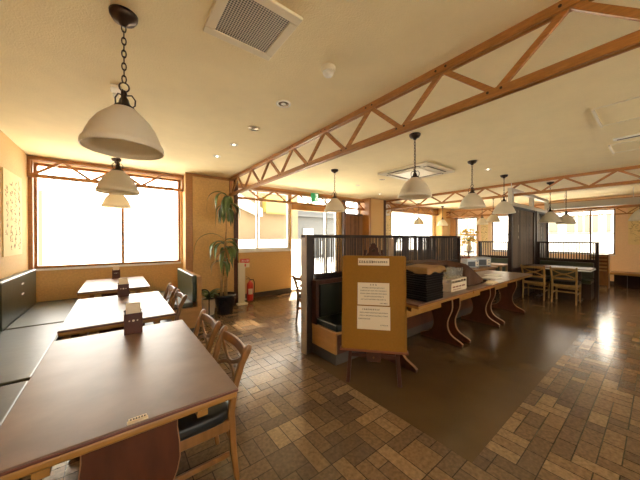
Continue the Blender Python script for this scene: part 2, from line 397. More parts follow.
window(7, R3, 'X', X1 + 0.09, [], 'brownalu', sill=X1 - 0.015, label='window behind the striped reed blind')
for i, h in enumerate(FILL_HOLES): window(8 + i, h, 'Y', Y0 - 0.09, [(h[0] + h[1]) / 2], 'frame', sill=Y0 + 0.01, label=('added fill window behind the first seats', 'added fill window behind the open floor')[i])
# entrance: sliding glass door and a fixed side light
dr = bpy.data.objects.new('door_1', None); C.objects.link(dr); struct(dr, 'glazed aluminium entrance door beside the dado wall', 'door')
f = MB(); yy = 5.69
for xa in (3.42, 4.55, 4.93): f.box(xa, xa + 0.05, yy - 0.035, yy + 0.035, 0, 2.455)
f.box(3.42, 4.98, yy - 0.035, yy + 0.035, 2.415, 2.455); f.box(3.42, 4.98, yy - 0.035, yy + 0.035, 0.0, 0.05)
f.build('door_frame', 'alu', dr, bevel=0.004)
bx(3.475, 4.545, yy - 0.06, yy + 0.03, 2.05, 2.23).build('door_header', 'lintel', dr, bevel=0.004)
bx(4.605, 4.925, yy - 0.03, yy + 0.03, 2.10, 2.15).build('transom', 'alu', dr)
for xa, xb, za, zb_ in ((3.475, 4.545, 2.05, 2.23), (4.605, 4.925, 2.10, 2.15)):
    bx(xa, xb, yy - 0.003, yy + 0.003, 0.05, za).build('pane', 'glass', dr)
    bx(xa, xb, yy - 0.003, yy + 0.003, zb_, 2.41).build('pane', 'glass', dr)
bx(4.42, 4.44, yy - 0.07, yy - 0.035, 0.9, 1.25).build('door_handle', 'alu', dr)

# columns
struct(bx(1.0, 1.93, 5.24, Y1, 0, CEIL).build('column', 'wall'), 'tan boxed column behind the tall potted plant', 'column')
struct(bx(5.98, 6.64, 5.30, Y1, 0, CEIL).build('column', 'wall'), 'tan column beside the brown bamboo screen', 'column')
struct(bx(10.2, 10.85, 5.30, Y1, 0, CEIL).build('column', 'wall'), 'tan column in the far corner beyond the white window', 'column')
# timber trims and lintels
def trim(n, b, m, label, bevel=0.004): return struct(bx(*b).build('trim_%d' % n, m, bevel=bevel), label, 'trim')
trim(1, (-0.985, 1.0, 5.57, 5.60, 2.455, CEIL), 'lintel', 'timber lintel over the wide bench window')
trim(2, (1.93, 5.98, 5.57, 5.60, 2.455, CEIL), 'lintel', 'timber lintel over the entrance')
trim(3, (6.64, 10.2, 5.57, 5.60, 2.275, CEIL), 'lintel', 'timber lintel over the far street window')
trim(4, (0.98, 1.10, 5.222, 5.24, 0, CEIL), 'frame', 'timber batten on the column edge beside the bench window')
trim(5, (1.86, 1.945, 5.215, 5.26, 0, CEIL), 'trestle', 'dark timber batten on the column edge beside the white panel')
trim(6, (1.10, 1.86, 5.225, 5.24, CEIL - 0.05, CEIL), 'frame', 'timber cornice on the column above the tall plant')
trim(7, (-1.0, -0.955, 5.52, 5.60, 0.885, CEIL), 'frame', 'timber jamb between the calligraphy wall and the window')
trim(8, (X1 - 0.03, X1, 0.5, 5.6, 2.17, 2.26), 'lintel', 'timber lintel on the end wall')
trim(9, (5.90, 5.99, 5.27, 5.60, 0, CEIL), 'frame', 'timber batten beside the brown bamboo screen')
trim(10, (6.60, 6.68, 5.27, 5.32, 0, CEIL), 'trestle', 'timber batten on the column carrying the cross truss')
struct(bx(1.95, 3.42, 5.575, 5.60, 0, 0.11).build('baseboard_front', 'plinth', bevel=0.004), 'dark baseboard under the dado', 'baseboard')
struct(bx(X0, X0 + 0.02, Y0, 0.6, 0, 0.1).build('baseboard_left', 'plinth'), 'dark baseboard by the long bench', 'baseboard')
struct(bx(X1 - 0.02, X1, Y0, 5.6, 0, 0.1).build('baseboard_right', 'plinth'), 'dark baseboard on the end wall', 'baseboard')
struct(bx(2.02, 3.40, 5.572, 5.60, 1.02, 1.075).build('trim_11', 'aluw', bevel=0.004), 'pale ledge on top of the dado', 'trim')

# ------------------------------------------------------------------ trusses
def truss(label, axis, fixed, s0, s1, zt, zb, j0, pitch, group='timber ceiling trusses', m='truss', ch=0.052, gap=0.022, bd=0.016, bolts=False, web=0.034):
    r = thing('ceiling_truss', label, 'truss', group=group)
    def P(s, z, o=0.0): return (fixed + o, s, z) if axis == 'Y' else (s, fixed + o, z)
    def board(mb, z0, z1):
        for o in (-1, 1):
            a, b = sorted((fixed + o * gap / 2, fixed + o * (gap / 2 + bd)))
            if axis == 'Y': mb.box(a, b, s0, s1, z0, z1)
            else: mb.box(s0, s1, a, b, z0, z1)
        return mb
    board(MB(), zt - ch, zt).build('top_chord', m, r, bevel=0.003)
    board(MB(), zb, zb + ch).build('bottom_chord', m, r, bevel=0.003)
    side = (1, 0, 0) if axis == 'Y' else (0, 1, 0)
    # joints alternate top / bottom every half pitch
    js = []; k = 0; s = j0
    while s > s0 + 0.02: s -= pitch / 2; k += 1
    s += pitch / 2; k -= 1
    while s < s1 - 0.01:
        top = (k % 2 == 0); js.append((s, zt - ch * 0.6 if top else zb + ch * 0.6)); s += pitch / 2; k += 1
    for (a, za), (b, zb2) in zip(js[:-1], js[1:]):
        MB().bar([P(a, za), P(b, zb2)], gap, web, side).build('web_bar', m, r)
    if bolts:
        for a, za in js:
            for d in (-0.035, 0.035):
                p = P(a + d, za + 0.004, -(gap / 2 + bd) - 0.003); q = P(a + d, za + 0.004, gap / 2 + bd + 0.003)
                MB().tube([p, q], 0.008, 8).build('bolt', 'bronze', r)
    for e in (s0, s1):
        MB().bar([P(e, zb), P(e, zt)], gap + 2 * bd, 0.03, side).build('end_post', m, r)
    return r
truss('large timber truss crossing the ceiling from the plant column over the notice easel', 'Y', 1.79, -1.9, 5.20, CEIL, 2.165, 0.28, 0.65, bolts=True)
truss('timber truss crossing the ceiling beyond the pendants over the serving tables', 'Y', 6.76, -1.6, 5.54, CEIL, 2.23, 0.46, 0.68)
truss('timber truss in front of the wide window by the bench', 'X', 5.50, -0.985, 0.985, 2.51, 2.21, 0.015, 0.65)
truss('timber truss over the entrance carrying the green exit sign', 'X', 5.50, 1.96, 5.95, 2.46, 2.17, 2.90, 0.67)
truss('timber truss in front of the white window between the far columns', 'X', 5.48, 6.68, 10.18, 2.50, 2.24, 7.0, 0.66)
truss('timber truss running along the end wall past the white overhead frame', 'Y', 10.55, -0.6, 5.5, 2.40, 2.13, 0.56, 0.65)
truss('slim timber truss right against the large window above the booth', 'Y', 11.12, 0.3, 3.1, 2.24, 1.99, 1.33, 0.5, web=0.02, ch=0.03)

# ------------------------------------------------------------------ ceiling fittings
def pendant(drop=0.0):
    t = thing('pendant_lamp', '', 'lamp', (0, 0, 0), group='opal glass pendant lamps')
    z = CEIL
    MB().lathe([(0.004, z - 0.062), (0.018, z - 0.058), (0.024, z - 0.045), (0.050, z - 0.035), (0.062, z - 0.015), (0.064, z), (0.02, z)], 24).build('canopy', 'bronze', t, smooth=True)
    ch = MB(); zz = z - 0.074; k = 0
    while zz > 2.155 - drop:
        pts = []
        for i in range(13):
            a = 2 * pi * i / 12; q = 0.0095 * cos(a); pts.append((q, 0, zz + 0.0205 * sin(a)) if k % 2 == 0 else (0, q, zz + 0.0205 * sin(a)))
        ch.tube(pts, 0.0034, 6, cap=False); zz -= 0.0335; k += 1
    ch.build('chain', 'bronze', t, smooth=True)
    ft = MB(); ft.torus((0, 0, 2.135), 0.022, 0.004, (0.25, 1, 0.3), 18, 6)
    ft.lathe([(0.010, 2.115), (0.014, 2.10), (0.010, 2.085), (0.020, 2.07), (0.026, 2.045), (0.045, 2.03), (0.050, 2.012), (0.047, 2.005)], 20)
    for a in (0.3, 0.3 + 2.094, 0.3 + 4.189):
        pts = [(0.012, 2.095), (0.035, 2.105), (0.052, 2.085), (0.050, 2.055), (0.040, 2.045), (0.052, 2.02)]
        ft.tube([(r * cos(a), r * sin(a), zz) for r, zz in pts], 0.004, 6)
    ft.build('fitter', 'bronze', t, smooth=True)
    o = [(0.048, 2.022), (0.060, 2.016), (0.068, 2.004), (0.088, 1.988), (0.122, 1.952), (0.150, 1.908), (0.170, 1.862), (0.180, 1.828), (0.187, 1.824), (0.191, 1.812), (0.193, 1.792), (0.190, 1.788)]
    o = [(r * 0.95, 1.80 + (zz - 1.788) * 0.95) for r, zz in o]
    i = [(r - 0.005, zz) for r, zz in o[::-1]]; i[0] = (o[-1][0] - 0.004, o[-1][1] + 0.002)
    MB().lathe(o + i, 40, closed=True).build('shade', 'shade', t, smooth=True)
    MB().lathe([(0.012, 2.0), (0.018, 1.99), (0.018, 1.95), (0.028, 1.92), (0.030, 1.895), (0.02, 1.872), (0.004, 1.866)], 16).build('bulb', 'whitepaper', t, smooth=True)
    for c in t.children:
        if drop and c.name.split('.')[0] in ('fitter', 'shade', 'bulb'): c.location.z = -drop
    return t
pend = pendant(); remember(pend)
pend2 = pendant(0.13); remember(pend2)
PEND = [((0.035, 1.75, 0), 'opal glass pendant lamp over the first table, lowest and largest in view'),
        ((0.015, 3.40, 0), 'opal glass pendant lamp hanging over the second table'),
        ((0.0, 4.98, 0), 'opal glass pendant lamp hanging closest to the wide window'),
        ((2.71, 1.73, 0), 'opal glass pendant lamp hanging above the stacked trays, beside the ceiling cassette'),
        ((4.35, 1.79, 0), 'opal glass pendant lamp above the middle serving table'),
        ((5.80, 1.82, 0), 'opal glass pendant lamp above the free end of the serving tables'),
        ((3.00, 3.47, 0), 'opal glass pendant lamp hanging in front of the brown bamboo screen'),
        ((8.70, 3.00, 0), 'opal glass pendant lamp hanging beyond the truss, beside the tall bamboo panel'),
        ((7.32, 1.45, 1), 'opal glass pendant lamp over the booth table behind the wooden chairs'),
        ((8.55, 1.40, 1), 'opal glass pendant lamp hanging over the dark slatted booth back'),
        ((8.05, 0.22, 1), 'opal glass pendant lamp closest to the calligraphy panel of the end wall'),
        ((8.15, 5.05, 0), 'opal glass pendant lamp in front of the white window between the far columns'),
        ((9.55, 4.95, 0), 'opal glass pendant lamp near the far corner column'),
        ((9.9, 3.75, 0), 'opal glass pendant lamp in front of the hanging scroll on the end wall')]
for k, (l, lab) in enumerate(PEND):
    o = pend if k == 0 else pend2 if k == 8 else dup(pend2 if l[2] else pend, l, 0.4 * k)
    o.location = (l[0], l[1], 0); o['label'] = lab

def cassette_grille():
    t = thing('ceiling_vent', 'square ceiling vent with perforated centre above the first table', 'vent', (0.595, 1.385, 0))
    f = MB(); a = 0.205; b = 0.152
    for s in (-1, 1):
        f.box(-a, a, *sorted((s * a, s * b)), CEIL - 0.02, CEIL - 0.001); f.box(*sorted((s * a, s * b)), -b, b, CEIL - 0.02, CEIL - 0.001)
    f.build('frame', 'cream', t, bevel=0.006)
    bx(-b, b, -b, b, CEIL - 0.014, CEIL - 0.001).build('grille', 'mesh', t)
cassette_grille()
def cassette():
    t = thing('air_conditioner', 'square ceiling air conditioner cassette beyond the tray pendant', 'air conditioner', (4.22, 2.68, 0))
    bx(-0.47, 0.47, -0.47, 0.47, CEIL - 0.035, CEIL - 0.001).build('panel', 'offwhite', t, bevel=0.008)
    bx(-0.26, 0.26, -0.26, 0.26, CEIL - 0.045, CEIL - 0.034).build('grille', 'cream', t, bevel=0.004)
    for k in range(4):
        a = k * pi / 2
        lo = MB(); lo.box(-0.30, 0.30, 0.325, 0.405, CEIL - 0.039, CEIL - 0.034)
        o = lo.build('air_slot', 'slot', t); o.rotation_euler = (0, 0, a)
        v = MB().box(-0.29, 0.29, 0.345, 0.385, CEIL - 0.050, CEIL - 0.039).build('louvre', 'offwhite', t); v.rotation_euler = (0, 0, a)
cassette()
t = thing('heat_detector', 'round dome detector on the ceiling beside the square vent', 'detector', (1.17, 1.42, 0))
MB().lathe([(0.05, CEIL), (0.05, CEIL - 0.022), (0.044, CEIL - 0.03), (0.03, CEIL - 0.032)], 24).build('base', 'cream', t, smooth=True)
MB().lathe([(0.036, CEIL - 0.028), (0.037, CEIL - 0.045), (0.030, CEIL - 0.058), (0.014, CEIL - 0.066), (0.001, CEIL - 0.067)], 24).build('sensor_dome', 'white', t, smooth=True)
def downlight(loc, label, r=0.055, lit=False, group='recessed ceiling downlights'):
    t = thing('downlight', label, 'ceiling light', (loc[0], loc[1], 0), group=group)
    MB().lathe([(r, CEIL - 0.001), (r, CEIL - 0.007), (r * 0.9, CEIL - 0.010), (r * 0.72, CEIL - 0.006), (r * 0.70, CEIL - 0.001)], 28, closed=True).build('ring', 'white', t, smooth=True)
    MB().lathe([(r * 0.71, CEIL - 0.003), (r * 0.45, CEIL - 0.001), (0.001, CEIL - 0.0008)], 24).build('reflector', 'lamphole', t, smooth=True)
    MB().lathe([(0.001, CEIL - 0.0015), (r * 0.28, CEIL - 0.002), (r * 0.32, CEIL - 0.006), (r * 0.2, CEIL - 0.011), (0.001, CEIL - 0.012)], 16).build('bulb', 'lampglow' if lit else 'whitepaper', t, smooth=True)
downlight((1.17, 2.04), 'recessed downlight between dome detector and round speaker', r=0.066)
t = thing('ceiling_bracket', 'small beige plastic bracket on the ceiling behind the lowest pendant', 'bracket', (0.0, 2.62, 0))
bx(-0.035, 0.035, -0.05, 0.05, CEIL - 0.03, CEIL - 0.001).build('base', 'offwhite', t, bevel=0.006); bx(-0.02, 0.02, 0.06, 0.13, CEIL - 0.035, CEIL - 0.001).build('clip', 'offwhite', t, bevel=0.004)
downlight((1.18, 3.31), 'lit recessed downlight beyond the round ceiling speaker', lit=True, r=0.05)
downlight((1.15, 3.92), 'lit recessed downlight in front of the plant column', lit=True, r=0.05)
downlight((4.28, 4.15), 'recessed downlight beyond the small pendant near the entrance', r=0.05)
downlight((5.07, 1.83), 'lit recessed downlight between the serving table pendants', lit=True, r=0.05)
downlight((5.57, 4.6), 'lit recessed downlight near the column by the bamboo screen', lit=True, r=0.05)
def speaker(loc, label):
    t = thing('ceiling_speaker', label, 'speaker', (loc[0], loc[1], 0), group='round ceiling speakers')
    MB().lathe([(0.062, CEIL - 0.001), (0.062, CEIL - 0.008), (0.055, CEIL - 0.010), (0.052, CEIL - 0.001)], 28, closed=True).build('ring', 'offwhite', t, smooth=True)
    MB().lathe([(0.053, CEIL - 0.001), (0.053, CEIL - 0.007), (0.001, CEIL - 0.009)], 28).build('grille', 'lamphole', t, smooth=True)
speaker((1.18, 2.69), 'round grey ceiling speaker beyond the downlight')
speaker((4.25, 3.45), 'round grey ceiling speaker beside the air conditioner cassette')
def hatch(x0, x1, y0, y1, label):
    t = thing('ceiling_hatch', label, 'hatch', (0, 0, 0), group='ceiling access panels')
    f = MB(); w = 0.018; z0, z1 = CEIL - 0.008, CEIL - 0.001
    f.box(x0, x1, y0, y0 + w, z0, z1); f.box(x0, x1, y1 - w, y1, z0 - 0.01, z1); f.box(x0, x0 + w, y0 + w, y1 - w, z0, z1); f.box(x1 - w, x1, y0 + w, y1 - w, z0, z1)
    f.build('frame', 'cream', t)
    bx(x0 + w + 0.004, x1 - w - 0.004, y0 + w + 0.004, y1 - w - 0.004, CEIL - 0.004, CEIL - 0.001).build('panel', 'ceil', t)
hatch(3.47, 4.08, -0.75, 0.40, 'large ceiling access panel above the open floor')
hatch(4.98, 5.50, -0.75, 0.42, 'ceiling access panel beside the white torn-edged strip')
t = thing('strip_vent', 'white strip vent with louvred slot beside the ceiling panel', 'vent', (4.74, 0.20, 0))
bx(-0.045, 0.045, -0.16, 0.16, CEIL - 0.018, CEIL - 0.001).build('frame', 'white', t, bevel=0.006)
bx(-0.018, 0.018, -0.13, 0.13, CEIL - 0.021, CEIL - 0.017).build('slot', 'slot', t)
# exit sign on the entrance truss
t = thing('exit_sign', 'green exit sign with running figure over the entrance', 'sign', (3.97, 5.36, 2.37), radians(-10))
bx(-0.105, 0.105, -0.02, 0.02, -0.105, 0.105).build('housing', 'green', t, bevel=0.005)
mk = MB().box(0.0, 0.078, -0.024, -0.0205, -0.085, 0.085)
mk.build('door_symbol', 'exitwhite', t)
fg = MB()
fg.lathe([(0.001, -0.003), (0.015, -0.003), (0.015, 0.003), (0.001, 0.003)], 14)
fg.v = [(x + 0.02, -0.0275 + z * 0.5, y + 0.055) for x, y, z in fg.v]
for pts, w in (([(0.01, 0.035), (-0.005, -0.01)], 0.028), ([(0.005, 0.03), (0.045, 0.02), (0.055, 0.0)], 0.012), ([(0.0, 0.028), (-0.035, 0.015), (-0.05, 0.03)], 0.012), ([(-0.003, -0.01), (0.03, -0.03), (0.035, -0.07)], 0.014), ([(-0.006, -0.01), (-0.03, -0.045), (-0.075, -0.055)], 0.014)):
    fg.bar([(x, -0.0275, z) for x, z in pts], 0.004, w, (0, 1, 0))
fg.build('running_figure', M['green'], t)

# ------------------------------------------------------------------ tables
def trestle_poly(s=1.0):
    h = [(0.275, 0.0), (0.280, 0.030), (0.255, 0.048), (0.20, 0.072), (0.155, 0.095), (0.122, 0.125), (0.100, 0.165), (0.090, 0.21), (0.090, 0.26), (0.102, 0.31), (0.122, 0.36), (0.142, 0.41), (0.152, 0.46), (0.150, 0.52), (0.143, 0.58), (0.143, 0.655)]
    return [(x * s, z) for x, z in h] + [(-x * s, z) for x, z in h[::-1]]
def dining_table(L=1.19, W=0.72):
    """length along local X, trestles in local YZ planes"""
    t = thing('dining_table', '', 'table', group='trestle dining tables')
    bx(-L / 2, L / 2, -W / 2, W / 2, 0.684, 0.694).build('lipping', 'lip', t, bevel=0.003)
    bx(-L / 2 + 0.003, L / 2 - 0.003, -W / 2 + 0.003, W / 2 - 0.003, 0.692, 0.700).build('tabletop', 'top', t, bevel=0.002)
    bx(-L / 2 + 0.003, L / 2 - 0.003, -W / 2 + 0.003, W / 2 - 0.003, 0.655, 0.686).build('edge_band', 'edge', t, bevel=0.010, seg=3)
    for s in (-1, 1):
        x = s * (L / 2 - 0.10)
        tr = MB().prism(trestle_poly(), x - 0.016, x + 0.016, 'YZ').build('trestle', 'trestle', t)
        # pale edge strip around the panel
        poly = trestle_poly(); e = MB()
        n = len(poly) // 2
        for half in (poly[1:n], poly[n:-1]):
            e.bar([(x, a * 1.002, b) for a, b in half], 0.033, 0.004, (1, 0, 0))
        e.build('edge_strip', 'tedge', tr)
    bx(-L / 2 + 0.12, L / 2 - 0.12, -0.018, 0.018, 0.44, 0.52).build('stretcher', 'edge', t, bevel=0.004)
    bx(-L / 2 + 0.05, L / 2 - 0.05, -0.25, -0.21, 0.605, 0.655).build('rail', 'edge', t)
    bx(-L / 2 + 0.05, L / 2 - 0.05, 0.21, 0.25, 0.605, 0.655).build('rail', 'edge', t)
    return t
tb = dining_table(); remember(tb)
LT = [((0.045, 1.685, 0), pi / 2, 'dark-topped trestle table with a small white tag on its edge'),
      ((0.035, 3.10, 0), pi / 2, 'dark-topped trestle table between the tagged table and the window table'),
      ((-0.01, 4.74, 0), pi / 2, 'dark-topped trestle table standing under the wide window'),
      ((2.84, 1.75, 0), 0, 'serving trestle table under the stacked trays, behind the easel'),
      ((4.035, 1.75, 0), 0, 'serving trestle table in the middle of the row, under the folded brown cloth edge'),
      ((5.23, 1.75, 0), 0, 'serving trestle table at the free end of the row with white sheets on it')]
for k, (l, rz, lab) in enumerate(LT):
    o = tb if k == 0 else dup(tb, l, rz)
    o.location = l; o.rotation_euler = (0, 0, rz); o['label'] = lab
# small white tag on table 1
t = thing('table_tag', 'small white tag standing on the front edge of the first table', 'tag', (0.055, 1.105, 0.7005))
bx(-0.030, 0.030, -0.010, 0.010, 0, 0.002).build('base', 'paper', t); mb = bx(-0.026, 0.026, 0.006, 0.008, 0.002, 0.010).build('card', 'paper', t)
mk = MB()
for k in range(6): mk.box(-0.022 + k * 0.008, -0.017 + k * 0.008, 0.0052, 0.006, 0.004, 0.009)
mk.build('lettering', 'ink', t)
# napkin caddies
def caddy():
    t = thing('napkin_caddy', '', 'caddy', group='napkin caddies on the bench tables')
    b = MB(); w, d, h, th = 0.05, 0.042, 0.135, 0.006
    b.box(-w, w, -d, -d + th, 0, h); b.box(-w, w, d - th, d, 0, h + 0.01); b.box(-w, -w + th, -d + th, d - th, 0, h); b.box(w - th, w, -d + th, d - th, 0, h); b.box(-w + th, w - th, -d + th, d - th, 0, 0.006)
    b.build('box', 'napbox', t, bevel=0.002)
    bx(-w + 0.010, w - 0.010, -0.026, 0.020, 0.0065, h + 0.062).build('napkins', 'paper', t, bevel=0.003)
    mk = MB()
    for dx, r in ((-0.022, 0.0045), (0, 0.0075), (0.022, 0.0045)):
        q = MB().lathe([(0.0005, 0), (r, 0), (r, 0.0008), (0.0005, 0.0008)], 12)
        mk.add([(x + dx, -d - z, y + 0.088) for x, y, z in q.v], q.f)
    mk.build('emblem', 'paper', t)
    return t
cd = caddy(); remember(cd)
for k, (l, lab) in enumerate([((0.085, 2.17, 0.7002), 'dark wooden napkin caddy on the tagged first table'), ((0.055, 3.60, 0.7002), 'dark wooden napkin caddy on the second table'), ((-0.01, 5.27, 0.7002), 'dark wooden napkin caddy at the window end of the third table')]):
    o = cd if k == 0 else dup(cd, l)
    o.location = l; o['label'] = lab

# ------------------------------------------------------------------ chairs (cross back), origin on the floor, facing +Y
def chair(wood):
    t = thing('dining_chair', '', 'chair')
    for s in (-1, 1):
        pts = [(s * 0.185, -0.215, 0.0), (s * 0.183, -0.190, 0.20), (s * 0.182, -0.178, 0.42), (s * 0.186, -0.195, 0.54), (s * 0.192, -0.232, 0.66), (s * 0.196, -0.262, 0.725), (s * 0.196, -0.278, 0.752)]
        MB().bar(pts, [0.026, 0.028, 0.030, 0.030, 0.030, 0.034, 0.026], [0.028, 0.034, 0.038, 0.036, 0.034, 0.040, 0.024], (1, 0, 0)).build('back_post', wood, t, bevel=0.009, seg=3)
        fp = [(s * 0.182, 0.190, 0.0), (s * 0.184, 0.188, 0.40)]
        MB().bar(fp, [0.024, 0.034], [0.024, 0.034], (1, 0, 0)).build('front_leg', wood, t, bevel=0.006)
        MB().bar([(s * 0.184, -0.17, 0.20), (s * 0.184, 0.18, 0.20)], 0.016, 0.026, (1, 0, 0)).build('stretcher', wood, t, bevel=0.004)
    n = 10
    def yb(z): return -0.178 - 0.084 * max(0, (z - 0.42) / 0.305) ** 1.25
    top = [(0.19 * u, yb(0.70) - 0.016 * (1 - u * u), 0.700 + 0.010 * (1 - u * u)) for u in [-1 + 2 * i / n for i in range(n + 1)]]
    MB().bar(top, 0.016, 0.052, (0, 1, 0.25)).build('top_rail', wood, t, bevel=0.005)
    lo = [(0.178 * u, yb(0.505) - 0.012 * (1 - u * u), 0.505) for u in [-1 + 2 * i / n for i in range(n + 1)]]
    MB().bar(lo, 0.015, 0.032, (0, 1, 0.2)).build('lower_rail', wood, t, bevel=0.004)
    for sgn, z0 in ((1, 0.685), (-1, 0.520)):
        pts = []
        for i in range(n + 1):
            u = -1 + 2 * i / n; zz = 0.601 + sgn * 0.004 + (z0 - 0.601 - sgn * 0.004) * abs(u) ** 1.7
            pts.append((0.176 * u, yb(zz) - 0.012 * (1 - u * u), zz))
        MB().bar(pts, 0.013, 0.022, (0, 1, 0.2)).build('curved_splat', wood, t, bevel=0.003)
    fr = MB()
    fr.box(-0.175, 0.175, 0.168, 0.200, 0.330, 0.385); fr.box(-0.170, 0.170, -0.190, -0.165, 0.330, 0.385)
    for s in (-1, 1): fr.box(*sorted((s * 0.172, s * 0.198)), -0.165, 0.185, 0.330, 0.385)
    fr.build('seat_frame', wood, t, bevel=0.005)
    MB().bar([(-0.18, 0.187, 0.26), (0.18, 0.187, 0.26)], 0.02, 0.026, (0, 1, 0)).build('stretcher', wood, t, bevel=0.004)
    MB().bar([(-0.175, -0.195, 0.24), (0.175, -0.195, 0.24)], 0.018, 0.024, (0, 1, 0)).build('stretcher', wood, t, bevel=0.004)
    cu = MB(); N = 40
    def ring(k, z):
        out = []
        for i in range(N):
            a = 2 * pi * i / N; c, d = cos(a), sin(a); q = (abs(c) ** 5 + abs(d) ** 5) ** (-1 / 5)
            out.append((0.212 * k * c * q, 0.014 + 0.205 * k * d * q, z))
        return out
    rings = [ring(0.93, 0.385), ring(0.985, 0.39), ring(1.0, 0.405), ring(1.0, 0.428), ring(0.975, 0.440), ring(0.90, 0.447), ring(0.6, 0.452), ring(0.2, 0.454)]
    cu.add([p for r in rings for p in r], [(j * N + i, j * N + (i + 1) % N, (j + 1) * N + (i + 1) % N, (j + 1) * N + i) for j in range(len(rings) - 1) for i in range(N)] + [tuple(range(N)), tuple(range((len(rings) - 1) * N, len(rings) * N))])
    cu.build('seat_pad', 'black', t, smooth=True)
    return t
ch1 = chair('chair'); remember(ch1)
ch2 = chair('chair2'); remember(ch2)
ch3 = chair('redwood'); remember(ch3)
G1 = 'cross-back chairs at the bench tables'
spots1 = [(0.295, 1.565, pi / 2, 'cross-back wooden chair at the tagged table, its seat under the tag end'),
          (0.29, 2.08, pi / 2, 'cross-back wooden chair at the tagged table, at its napkin caddy end'),
          (0.285, 3.17, pi / 2, 'cross-back wooden chair at the second table, nearer the tagged table'),
          (0.28, 3.70, pi / 2, 'cross-back wooden chair at the second table, closer to the green booth back'),
          (2.47, 3.36, -pi / 2, 'wooden chair just showing past the bamboo partition post, entrance side')]
for k, (x, y, rz, lab) in enumerate(spots1):
    o = ch1 if k == 0 else dup(ch1, (x, y, 0), rz)
    o.location = (x, y, 0); o.rotation_euler = (0, 0, rz); o['label'] = lab; o['group'] = G1 if k < 4 else 'chairs behind the bamboo partition'
spots2 = [(7.38, 1.205, -pi / 2, 'pale cross-back chair at the booth table, on the open floor side'),
          (7.38, 1.70, -pi / 2, 'pale cross-back chair at the booth table, beside the tall bamboo panel'),
          (7.75, 2.90, -pi / 2, 'pale wooden chair beyond the countertop ovens')]
for k, (x, y, rz, lab) in enumerate(spots2):
    o = ch2 if k == 0 else dup(ch2, (x, y, 0), rz)
    o.location = (x, y, 0); o.rotation_euler = (0, 0, rz); o['label'] = lab; o['group'] = 'pale cross-back chairs at the far booths'
spots3 = [(9.10, 3.72, -pi / 2, 'red-brown chair under the yellow flowers, nearer the reed blind'), (8.62, 3.55, -pi / 2, 'red-brown chair under the yellow flowers, nearer the slatted railing')]
for k, (x, y, rz, lab) in enumerate(spots3):
    o = ch3 if k == 0 else dup(ch3, (x, y, 0), rz)
    o.location = (x, y, 0); o.rotation_euler = (0, 0, rz); o['label'] = lab; o['group'] = 'red-brown chairs before the reed blind'

# ------------------------------------------------------------------ long bench on the left wall
def pad(x0, x1, y0, y1, z0, z1, name, m, parent, bev=0.025):
    return bx(x0, x1, y0, y1, z0, z1).build(name, m, parent, bevel=bev, seg=4)
def long_bench(y0, y1, label, marks=False):
    t = thing('bench_seat', label, 'bench', (0, y0, 0), group='dark vinyl bench units along the tan wall')
    L = y1 - y0
    bx(-0.97, -0.47, 0.005, L - 0.005, 0.08, 0.33).build('base', 'boothwood', t)
    bx(-0.97, -0.50, 0.01, L - 0.01, 0, 0.08).build('plinth', 'plinth', t)
    pad(-0.90, -0.43, 0.006, L - 0.006, 0.33, 0.435, 'seat_cushion', 'vinyl', t)
    bk = pad(-0.985, -0.90, 0.006, L - 0.006, 0.36, 0.905, 'backrest', 'vinyl', t)
    MB().tube([(-0.905, 0.03, 0.893), (-0.905, L - 0.03, 0.893)], 0.006, 8).build('piping', 'vinyl_pipe', bk)
    MB().tube([(-0.437, 0.03, 0.424), (-0.437, L - 0.03, 0.424)], 0.005, 8).build('piping', 'vinyl_pipe', t)
    if marks:
        for z in (0.78, 0.66): MB().box(-0.899, -0.895, L - 0.75, L - 0.66, z, z + 0.018).build('pale_mark', 'whitepaper', bk)  # two small pale bars on the backrest
long_bench(3.95, 5.40, 'dark vinyl bench unit in the corner under the wide window', True)
long_bench(2.47, 3.945, 'dark vinyl bench unit in the middle, beside the second table')
long_bench(0.98, 2.465, 'dark vinyl bench unit beside the tagged first table')
# green-backed short bench beside the column
t = thing('booth_bench', 'short green-backed booth bench in front of the plant column', 'bench', (0, 4.02, 0))
L = 1.18
bx(0.46, 0.96, 0.0, L, 0.07, 0.36).build('base', 'boothwood', t, bevel=0.004)
bx(0.48, 0.94, 0.01, L, 0, 0.07).build('plinth', 'plinth', t)
pad(0.44, 0.85, 0.006, L, 0.36, 0.435, 'seat_cushion', 'vinyl', t)
bx(0.90, 0.96, -0.002, L, 0.36, 0.79).build('back_panel', 'boothwood', t, bevel=0.004)
bk = pad(0.84, 0.90, 0.004, L - 0.002, 0.43, 0.81, 'backrest', 'vinyl_green', t, 0.02)
MB().tube([(0.843, 0.016, 0.45), (0.843, 0.016, 0.80), (0.843, L - 0.02, 0.80)], 0.006, 8).build('piping', 'vinyl_pipe', bk)

